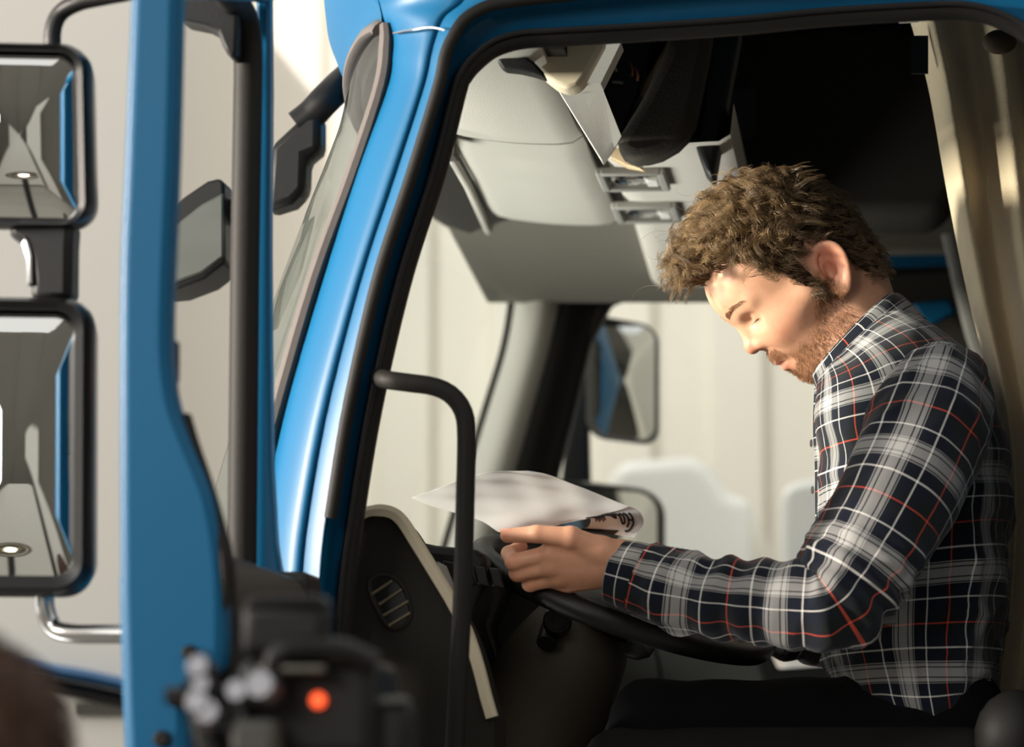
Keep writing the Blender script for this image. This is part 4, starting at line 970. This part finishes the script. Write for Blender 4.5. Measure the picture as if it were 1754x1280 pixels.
for h_, k, a in LEG:
    s = MB(); fl = 1.225; ax, ay = a[0], a[1]
    g = []
    for t, w, hgt in ((-.05, .01, .03), (-.045, .032, .075), (-.01, .036, .11), (.04, .04, .10), (.10, .046, .065), (.16, .046, .05), (.205, .035, .04), (.225, .012, .025)):
        g.append([(ax-t, ay+w*math.cos(x)*(1 if math.sin(x) > 0 else 1.03), fl+max(0, hgt*(.5+.5*math.sin(x)))) for x in np.linspace(0, 2*math.pi, 20, endpoint=False)])
    g = np.array(g); s.grid(g, cv=True); s.f += [list(range(20)), list(range(7*20+19, 7*20-1, -1))]; s.m += [0, 0]
    s.obj('shoe', M['black'], man)
# ------------------------------------------------------------------ paper in his hand
def coons(c0, c1, d0, d1):
    """c0,c1 along u at v=0,1; d0,d1 along v at u=0,1"""
    c0, c1, d0, d1 = map(np.array, (c0, c1, d0, d1)); n = len(c0); k = len(d0); u = np.linspace(0, 1, n)[:, None, None]; v = np.linspace(0, 1, k)[None, :, None]
    return (1-v)*c0[:, None]+v*c1[:, None]+(1-u)*d0[None]+u*d1[None]-((1-u)*(1-v)*c0[0]+u*(1-v)*c0[-1]+(1-u)*v*c1[0]+u*v*c1[-1])
paperm = mat('glossy_paper', lin(246, 245, 243), .32, spec=.4)
pnt = paperm.node_tree; ptr = pnt.nodes.new('ShaderNodeBsdfTranslucent'); ptr.inputs[0].default_value = lin(240, 240, 240); pmx = pnt.nodes.new('ShaderNodeMixShader'); pmx.inputs[0].default_value = .22
pnt.links.new(pnt.nodes['Principled BSDF'].outputs[0], pmx.inputs[1]); pnt.links.new(ptr.outputs[0], pmx.inputs[2]); pnt.links.new(pmx.outputs[0], pnt.nodes['Material Output'].inputs[0])
A = (705, 853, 4.49); Bp = (905, 807, 4.475); Cp = (1077, 868, 4.52); Dp = (905, 906, 4.515)
ab = path([A, (745, 839, 4.483), (790, 822, 4.477), (840, 809, 4.474), Bp], 40); bc = path([Bp, (940, 814, 4.482), (985, 831, 4.495), (1035, 851, 4.51), Cp], 40)
ad = path([A, (735, 866, 4.493), (780, 879, 4.497), (825, 893, 4.501), (855, 912, 4.505), (880, 916, 4.512), Dp], 40); dc = path([Dp, (945, 901, 4.518), (985, 893, 4.52), (1035, 881, 4.52), Cp], 40)
sheet = coons(ab, dc, ad, bc)
u = np.linspace(0, 1, 40)
bulge = np.sin(u*math.pi)[:, None]*np.sin(u*math.pi)[None]*.006
sheet = sheet+np.array((0, 0, 1))*bulge[..., None]+np.array((0, 0, .0012))*np.sin(u*19)[:, None, None]*np.sin(u*13)[None, :, None]
paper = MB().slab(sheet, (0, .0004, .0002)).obj('paper', paperm, None, angle=60)
tag(paper, 'blank curled white sheet of paper held in the man\'s hand', 'paper')
rows = []
for k, s in enumerate(np.linspace(0, 1, 24)):
    j = int(round(39-s*27)); a = dc[min(39, max(0, j))]
    b_ = PN(1098-70*s*1.25, 880+8*s, 4.53-.01*s); c_ = PN(1102-95*s, 898+5*s, 4.545-.01*s); e_ = PN(1086-98*s, 921-14*s, 4.55-.005*s)
    rows.append(cr([a, a*.45+b_*.55+np.array((0, 0, .002)), b_, c_, e_], 26))
curl = np.array(rows)
co = MB().slab(curl, (.0, .0006, .0)).obj('curled_corner', mat('printed_paper', lin(240, 238, 236), .3), paper, angle=60)
def onc(s, t):
    i, j = s*23, t*25; a, b = int(min(i, 22)), int(min(j, 24)); f, g_ = i-a, j-b
    return (curl[a, b]*(1-f)+curl[a+1, b]*f)*(1-g_)+(curl[a, b+1]*(1-f)+curl[a+1, b+1]*f)*g_
ink = mat('black_ink', lin(24, 20, 26), .4); pr = MB(); off = np.array((-.0002, -.0014, -.0004))
def stroke(pts, w=.0011):
    pr.tube(np.array([onc(*q)+off for q in cr(pts, 10)]), w, 6)
# bold upside-down lettering cut by the fold
for s0 in (.20,): stroke([(s0, .30), (s0-.01, .52), (s0-.02, .80)]); stroke([(s0+.085, .28), (s0+.075, .50), (s0+.07, .74)]); stroke([(s0, .54), (s0+.075, .52)])
stroke([(.18, .80), (.21, .87), (.245, .83)])
stroke([(.35, .27), (.345, .62)]); stroke([(.42, .24), (.415, .55)]); stroke([(.345, .62), (.38, .66), (.415, .55)])
stroke([(.50, .22), (.49, .45), (.52, .50), (.55, .40), (.555, .2)])
for k in range(6): stroke([(.70+k*.035, .30), (.715+k*.035, .55+.04*(k % 2))], .0007)
pr.obj('lettering', ink, co)
dk = np.array([[onc(s, t)+off*.6 for t in np.linspace(.86, 1.0, 6)] for s in np.linspace(.35, 1, 16)])
MB().slab(dk, (0, .0003, 0)).obj('dark_picture', mat('printed_dark_picture', lin(30, 30, 34), .25, var=.5, vscale=120), co)
# ------------------------------------------------------------------ curtain behind the driver
cm = mat('tan_felt', lin(194, 178, 148), .95, bump=.6, bscale=260, var=.10, vscale=24, sheen=.3)
edge = crp([(1556, 26), (1566, 60), (1592, 160), (1622, 330), (1656, 500), (1688, 630), (1712, 740), (1722, 860), (1716, 1000), (1700, 1130), (1682, 1250), (1670, 1400)], 90)
g = []
for i, (x, y) in enumerate(edge):
    v = i/89; row = []
    for s in np.linspace(0, 1, 90):
        xr = 1960; px = x+(xr-x)*(s**1.15)
        fold_ = .020*math.cos((s**.9)*2*math.pi*3.3+.35*math.sin(v*3))+.006*math.sin(s*23+v*5)+.012*(1-s)**8
        row.append(PN(px, y, 4.88-.05*s+fold_*(1.35-.4*abs(v-.5))))
    g.append(row)
curtain = MB().slab(np.array(g), (0, .003, 0)).obj('curtain', cm, None, angle=180)
tag(curtain, 'tan felt curtain gathered behind the driver at the right of the cab', 'curtain')
MB().slab([[PN(x, y, 4.866) for x in (1561, 1575, 1590)] for y in np.linspace(62, 127, 6)], (0, -.004, 0)).obj('curtain_tie', M['black'], curtain)
MB().tube(path([(1540, 30, 4.9), (1700, 22, 4.88), (1900, 10, 4.86)], 8), .008, 8).obj('curtain_rail', M['grey'], truck)
MB().ball(PN(1712, 72, 4.80), (.022, .012, .016)).obj('curtain_hook', mat('brown_clip', lin(70, 54, 36), .8), curtain)
MB().ball(PN(1629, 165, 4.866), (.003, .002, .004)).obj('lint_speck', M['white'], curtain)
# ------------------------------------------------------------------ foreground: cameraman and his camera
cman = thing('person', 'camera operator with short brown hair, seen from behind in the lower left corner', 'person', (P(-110, 1330, 2.6).x, 2.6, 0))
ho = np.array(P(-110, 1452, 2.6)); cf = np.array((.12, .99, -.05)); cf /= np.linalg.norm(cf); cu_ = np.array((0, 0, 1.)); cl = np.cross(cu_, cf); cl /= np.linalg.norm(cl); cu_ = np.cross(cf, cl)
CA = np.stack([cf, cl, cu_], 1)
def cw(q): return ho+np.asarray(q) @ CA.T
CAMP = np.array(P(450, 1190, 2.95))
def fig(p, pad, parts):
    D = np.full(len(p), 9., np.float32)
    if 'head' in parts:
        q = ((p-ho) @ CA).astype(np.float32); m = np.linalg.norm(q, axis=1) < .3
        if m.any(): D[m] = np.minimum(smin(head_sdf(q[m]), cap(q[m], (-.02, 0, -.03), (-.03, 0, -.16), .054, .06), .03), 9)
    b = lambda f, l, u: cw((f, l, u))
    if 'torso' in parts:
        t = smin(ell(p, b(-.03, 0, -.38), (.155+pad, .135+pad, .27)), ell(p, b(-.02, 0, -.75), (.145+pad, .125+pad, .25)), .08)
        t = smin(t, cap(p, b(-.03, .14, -.235), b(-.03, -.14, -.235), .062+pad), .05); D = smin(D, t, .04)
        for s in (1, -1):
            sh = b(-.03, s*.175, -.25); hd = CAMP+np.array((.10*(-s)*.6, -.01, -.135)); el = (sh+hd)/2+np.array((0, 0, -.17))+cl*s*.05
            D = smin(D, smin(cap(p, sh, el, .052+pad, .043+pad), cap(p, el, hd+(el-hd)*.18, .042+pad, .028+pad), .02), .03)
    if 'hands' in parts:
        for s in (1, -1):
            sh = b(-.03, s*.175, -.25); hd = CAMP+np.array((.10*(-s)*.6, -.01, -.135)); el = (sh+hd)/2+np.array((0, 0, -.17))+cl*s*.05
            w = hd+(el-hd)*.2; D = smin(D, cap(p, w+(el-w)*.3, w, .03, .024), .01); D = smin(D, smin(cap(p, w, hd+np.array((0, 0, .01)), .024, .03), ell(p, hd, (.035, .02, .04)), .02), .01)
            for k in range(4):
                a = hd+np.array((.03*(-s)*.3, .01, .028-.018*k)); D = smin(D, cap(p, a, a+np.array((.0, .045, .01)), .009, .008), .005)
    if 'legs' in parts:
        for s in (1, -1):
            hp = b(-.02, s*.09, -.88); kn = b(.0, s*.10, -1.2); an = b(-.03, s*.11, 0); an[2] = .09; kn[2] = .5
            D = smin(D, smin(cap(p, hp, kn, .085+pad, .058+pad), cap(p, kn, an, .056+pad, .045+pad), .02), .05)
    return D
flo = ho-np.array((.5, .45, 0)); flo[2] = .02; fhi = ho+np.array((.75, .75, .22))
fp_, ff_ = surface_nets(lambda p: fig(p, 0, ('head', 'torso', 'hands', 'legs')), flo, fhi, .0062)
z0 = np.zeros(len(fp_)); mesh_np('body', laplace(fp_, ff_, 1), ff_, skin, cman, attr={'red': z0, 'lips': z0, 'stub': z0})
fp_, ff_ = surface_nets(lambda p: fig(p, .012, ('torso',)), flo, fhi, .010)
mesh_np('jacket', laplace(fp_, ff_, 2), ff_, mat('dark_jacket', lin(34, 32, 32), .9), cman)
fp_, ff_ = surface_nets(lambda p: smin(fig(p, .012, ('legs',)), ell(p, cw((-.02, 0, -.85)), (.16, .14, .14)), .04), flo, fhi, .010)
mesh_np('trousers', laplace(fp_, ff_, 2), ff_, mat('dark_trousers', lin(40, 40, 46), .9), cman)
def hairf(p):
    q = ((p-ho) @ CA).astype(np.float32); n = np.sin(q[:, 0]*130+np.sin(q[:, 2]*90)*1.3)*np.sin(q[:, 1]*140+q[:, 2]*60)
    d = ell(q, (.006, 0, .052), (.110, .088, .098))+.004*n
    return smax(smax(d, -(q[:, 2]+.035-1.1*(q[:, 0]+.03)), .01) if False else d, -smin(q[:, 2]-np.where(q[:, 0] > .02, .085, -.045)*np.ones_like(d), d*0+9, .01), .012)
fp_, ff_ = surface_nets(hairf, ho-.16, ho+.2, .004)
hair2 = mat('dark_brown_hair', lin(74, 48, 32), .6, bump=.8, bscale=300, var=.35, vscale=90)
mesh_np('hair', laplace(fp_, ff_, 1), ff_, hair2, cman)
vn2 = None
rs_ = np.random.default_rng(12); sel = fp_[rs_.choice(len(fp_), 5000)]; ql = (sel-ho) @ CA; cen_ = np.array((.006, 0, .052)); nr = (ql-cen_)/np.array((.11, .088, .098))**2; nr /= np.linalg.norm(nr, axis=1, keepdims=True)
dn = np.array((-.35, 0, -.75))+rs_.normal(0, .25, ql.shape); dn -= nr*(dn*nr).sum(1, keepdims=True)
strands('hair_strands', np.stack([cw(ql+nr*a+dn*b) for a, b in ((-.002, 0), (.004, .008), (.006, .018), (.005, .028))], 1), np.full(5000, .0006), hair2, cman)
for s in (1, -1):
    a = cw((-.03, s*.11, 0)); g = []
    for t, w, h in ((-.07, .015, .04), (-.06, .036, .09), (-.01, .04, .12), (.05, .043, .10), (.11, .05, .065), (.17, .05, .05), (.205, .02, .03)):
        g.append([a*np.array((1, 1, 0))+cf*np.array((1, 1, 0))*t+cl*w*math.cos(x)+np.array((0, 0, max(0.001, h*(.5+.5*math.sin(x))))) for x in np.linspace(0, 2*math.pi, 18, endpoint=False)])
    MB().grid(np.array(g), cv=True).obj('shoe', M['black'], cman)
# video camera on a hand-held rig
CY_ = 2.95
vcam = thing('video_camera', 'black video camera with red tally light in the blurred foreground', 'camera', tuple(CAMP))
def cbox(name, x0_, y0_, x1_, y1_, Y, dep, mtl, bev=.006, par=None):
    return MB().prism(poly([(x0_, y0_), (x1_, y0_), (x1_, y1_), (x0_, y1_)], Y), (0, dep, 0)).obj(name, mtl, par or vcam, bevel=bev, seg=3)
cbox('camera_body', 408, 1128, 640, 1300, CY_, .16, M['black'], .01)
cbox('monitor', 412, 1030, 562, 1128, CY_-.02, .035, M['black'], .01)
MB().prism(poly([(424, 1024), (545, 1018), (560, 1030), (556, 1040), (420, 1040)], CY_-.024), (0, .03, 0)).obj('monitor_hood', M['black_gloss'], vcam, bevel=.003)
MB().tube(path([(470, 1160, CY_-.02), (480, 1118, CY_-.025), (530, 1112, CY_-.02), (590, 1116, CY_-.01), (640, 1138, CY_)], 20), .010, 10).obj('top_handle', M['black'], vcam)
cbox('accessory_rail', 440, 1140, 555, 1152, CY_-.03, .03, mat('worn_metal', lin(120, 118, 110), .35, .8), .002)
MB().lathe(P(545, 1200, CY_-.005), (0, -1, 0), [(.0001, .006), (.004, .006), (.0055, .003), (.006, 0)], 18).obj('tally_light', mat('red_tally', (1, .11, .03, 1), .4, emit=1.5), vcam)
for x, y, r_ in ((412, 1190, .010), (452, 1180, .013), (352, 1178, .008), (345, 1208, .011), (362, 1226, .011), (346, 1148, .010)):
    MB().lathe(P(x, y, CY_-.03), (-.1, -1, .25), [(.0001, .014), (r_*.8, .014), (r_, .010), (r_, -.01), (r_*.6, -.02), (.004, -.03)], 20).obj('knob', mat('knob_metal', lin(105, 105, 110), .35, .7), vcam)
MB().tube(path([(285, 1192, CY_-.01), (330, 1190, CY_-.01), (380, 1190, CY_), (430, 1190, CY_+.03)], 10), .007, 10).obj('support_rod', M['black'], vcam)
MB().tube(path([(350, 1150, CY_), (352, 1190, CY_), (356, 1240, CY_), (370, 1300, CY_)], 10), .013, 10).obj('rod_clamp', M['black'], vcam)
cbox('battery', 395, 1232, 470, 1300, CY_-.04, .05, mat('grey_battery', lin(76, 76, 72), .5), .006)
cbox('side_plate', 556, 1205, 700, 1300, CY_+.02, .05, M['black'], .008)
MB().prism(poly([(560, 1200), (690, 1192), (700, 1204), (560, 1214)], CY_+.015), (0, .03, 0)).obj('side_plate_edge', mat('grey_edge', lin(78, 80, 78), .5), vcam, bevel=.002)
lc = np.array(P(520, 1215, CY_+.16)); MB().lathe(lc, (.15, 1, .05), [(.001, -.01), (.036, -.01), (.038, 0), (.04, .05), (.043, .055), (.043, .085), (.04, .09), (.046, .12), (.046, .125), (.03, .11), (.001, .105)], 32).obj('lens', M['black_gloss'], vcam)
# ------------------------------------------------------------------ vehicles and things in the hall
def wheelset(par, xs, ys, r_, Yw=.2):
    for xx in xs:
        for yy in ys: MB().lathe((xx, yy, r_), (0, 1, 0), [(.1, .05), (r_*.55, .03), (r_*.6, 0), (r_*.93, 0), (r_, .03), (r_, Yw-.03), (r_*.93, Yw), (r_*.6, Yw), (.1, Yw-.05)], 28).obj('wheel', M['rubber'], par)
VY = 7.0
bv = thing('box_truck', 'white box truck with blue stripe and black grille behind the door mirrors', 'truck', (-3, 8, 0))
xr = P(262, 1100, VY).x
def rbox(x0_, x1_, y0_, y1_, z0_, z1_, mtl, name, par, bev=.05):
    return MB().box(((x0_+x1_)/2, (y0_+y1_)/2, (z0_+z1_)/2), (x1_-x0_, y1_-y0_, z1_-z0_)).obj(name, mtl, par, bevel=bev, seg=4)
rbox(xr-3.4, xr, VY+.05, VY+2.2, 1.0, 3.3, mat('cream_white_paint', (.90, .86, .78, 1), .4), 'cargo_box', bv, .06)
rbox(xr-3.3, xr-.1, VY+.25, VY+2.0, .55, 1.0, M['black'], 'chassis', bv, .02)
stp = crp([(-60, 1128), (40, 1132), (90, 1138), (150, 1148), (205, 1160), (300, 1180)], 30)
MB().slab([[PN(x, y, VY+.03), PN(x, y+10, VY+.0), PN(x, y+22, VY+.03)] for x, y in stp], (0, .05, 0)).obj('blue_stripe', mat('stripe_blue', lin(48, 108, 162), .4), bv)
MB().slab([[PN(x, y+26, VY+.03), PN(x, y+38, VY+.015), PN(x, y+52, VY+.03)] for x, y in stp], (0, .04, 0)).obj('grille', M['black_gloss'], bv)
MB().slab([[PN(x, y, VY+.03) for y in (1204, 1214, 1226)] for x in np.linspace(128, 300, 8)], (0, .03, 0)).obj('step_slot', mat('slot_grey', lin(84, 82, 74), .7), bv)
wheelset(bv, (xr-.7, xr-2.7), (VY+.2, VY+1.75), .48)
def silh(name, lab, cat, pts, Y, dep, mtl):
    o = thing(name, lab, cat, (P(pts[0][0], 1000, Y).x, Y+dep/2, 0))
    MB().prism(poly(pts, Y), (0, dep, 0)).obj('vehicle_body', mtl, o, bevel=.07, seg=4)
    return o
gy = lambda z, Y: 1340+(1.6-z)/Y*6500
def covered(lab, pts, Y, dep):
    o = thing('covered_machine', lab, 'machine', (P(pts[0][0], 1000, Y).x, Y+dep/2, 0), 'machines under white covers')
    MB().prism(poly(pts, Y), (0, dep, 0)).obj('cover', M['white'], o, bevel=.07, seg=4)
covered('machine under a white cover beyond the far window, right of the far mirrors', [(620, gy(.005, 9.0)), (640, 1040), (900, 1000), (985, 960), (1035, 830), (1062, 790), (1185, 782), (1216, 800), (1246, 846), (1290, 856), (1298, gy(.005, 9.0))], 9.0, 1.5)
covered('machine under a white cover beyond the far window, half hidden by the man\'s chest', [(1340, gy(.005, 8.6)), (1336, 850), (1352, 828), (1420, 816), (1700, 812), (1760, 850), (1770, gy(.005, 8.6))], 8.6, 1.4)
pp = thing('drainpipe', 'vertical white pipe on the back wall seen beside the door post', 'pipe', (P(352, 600, 11.0).x, 11.05, 0))
MB().tube([(P(352, 600, 11.0).x, 11.03, 0), (P(352, 600, 11.0).x, 11.03, 5.3)], .06, 14).obj('pipe', M['wall'], pp)
for z in (1.2, 3.2, 4.6): MB().lathe((P(352, 600, 11.0).x, 11.03, z), (0, 0, 1), [(.06, 0), (.075, 0), (.075, .05), (.06, .05)], 16).obj('pipe_bracket', M['grey'], pp)
# behind the camera, seen only in the mirrors
mt = thing('lorry', 'white lorry reflected in the upper door mirror', 'lorry', (-3.6, -2.6, 0))
rbox(-4.6, -2.5, -3.6, -1.8, .9, 3.0, M['white'], 'cab', mt, .12)
rbox(-2.52, -2.47, -3.45, -1.95, 1.9, 2.75, M['black_gloss'], 'windscreen', mt, .02)
rbox(-4.3, -2.8, -1.83, -1.78, 1.9, 2.7, M['black_gloss'], 'side_window', mt, .02)
rbox(-2.52, -2.42, -3.5, -1.9, .5, 1.0, M['grey'], 'bumper', mt, .03)
for z in (1.2, 1.4, 1.6): rbox(-2.52, -2.46, -3.3, -2.1, z, z+.09, M['black'], 'grille_bar', mt, .01)
wheelset(mt, (-3.9, -3.0), (-3.6, -2.0), .45)
for k, (x, y, h) in enumerate(((-1.2, -3.9, 2.2), (.2, -4.1, 3.1))):
    pb_ = thing('partition_panel', ('low' if k == 0 else 'tall')+' white partition panel by the hall\'s front wall', 'panel', (x, y, 0), 'partition panels')
    rbox(x-.55, x+.55, y-.04, y+.04, .04, h, M['white'], 'board', pb_, .01)
    for s in (-.45, .45): rbox(x+s-.03, x+s+.03, y-.25, y+.25, 0, .04, M['grey'], 'foot', pb_, .01)
ls = thing('studio_lamp', 'small bright lamp on a stand reflected in the door mirrors', 'lamp', (-.95, .4, 0))
MB().tube([(-.95, .4, .25), (-.95, .4, 1.35)], .012, 10).obj('stand', M['black'], ls)
for a in (0, 2.09, 4.19): MB().tube([(-.95, .4, .5), (-.95+.4*math.cos(a), .4+.4*math.sin(a), .01)], .01, 8).obj('leg', M['black'], ls)
MB().lathe((-.95, .4, 1.42), (.05, 1, .05), [(.02, -.12), (.05, -.1), (.055, 0), (.07, .02), (.06, .02), (.05, 0)], 20).obj('lamp_head', M['black'], ls)
MB().ball((-.95, .405, 1.42), (.014, .01, .014)).obj('bulb', mat('bulb_glow', (1, .85, .6, 1), .3, emit=60), ls)
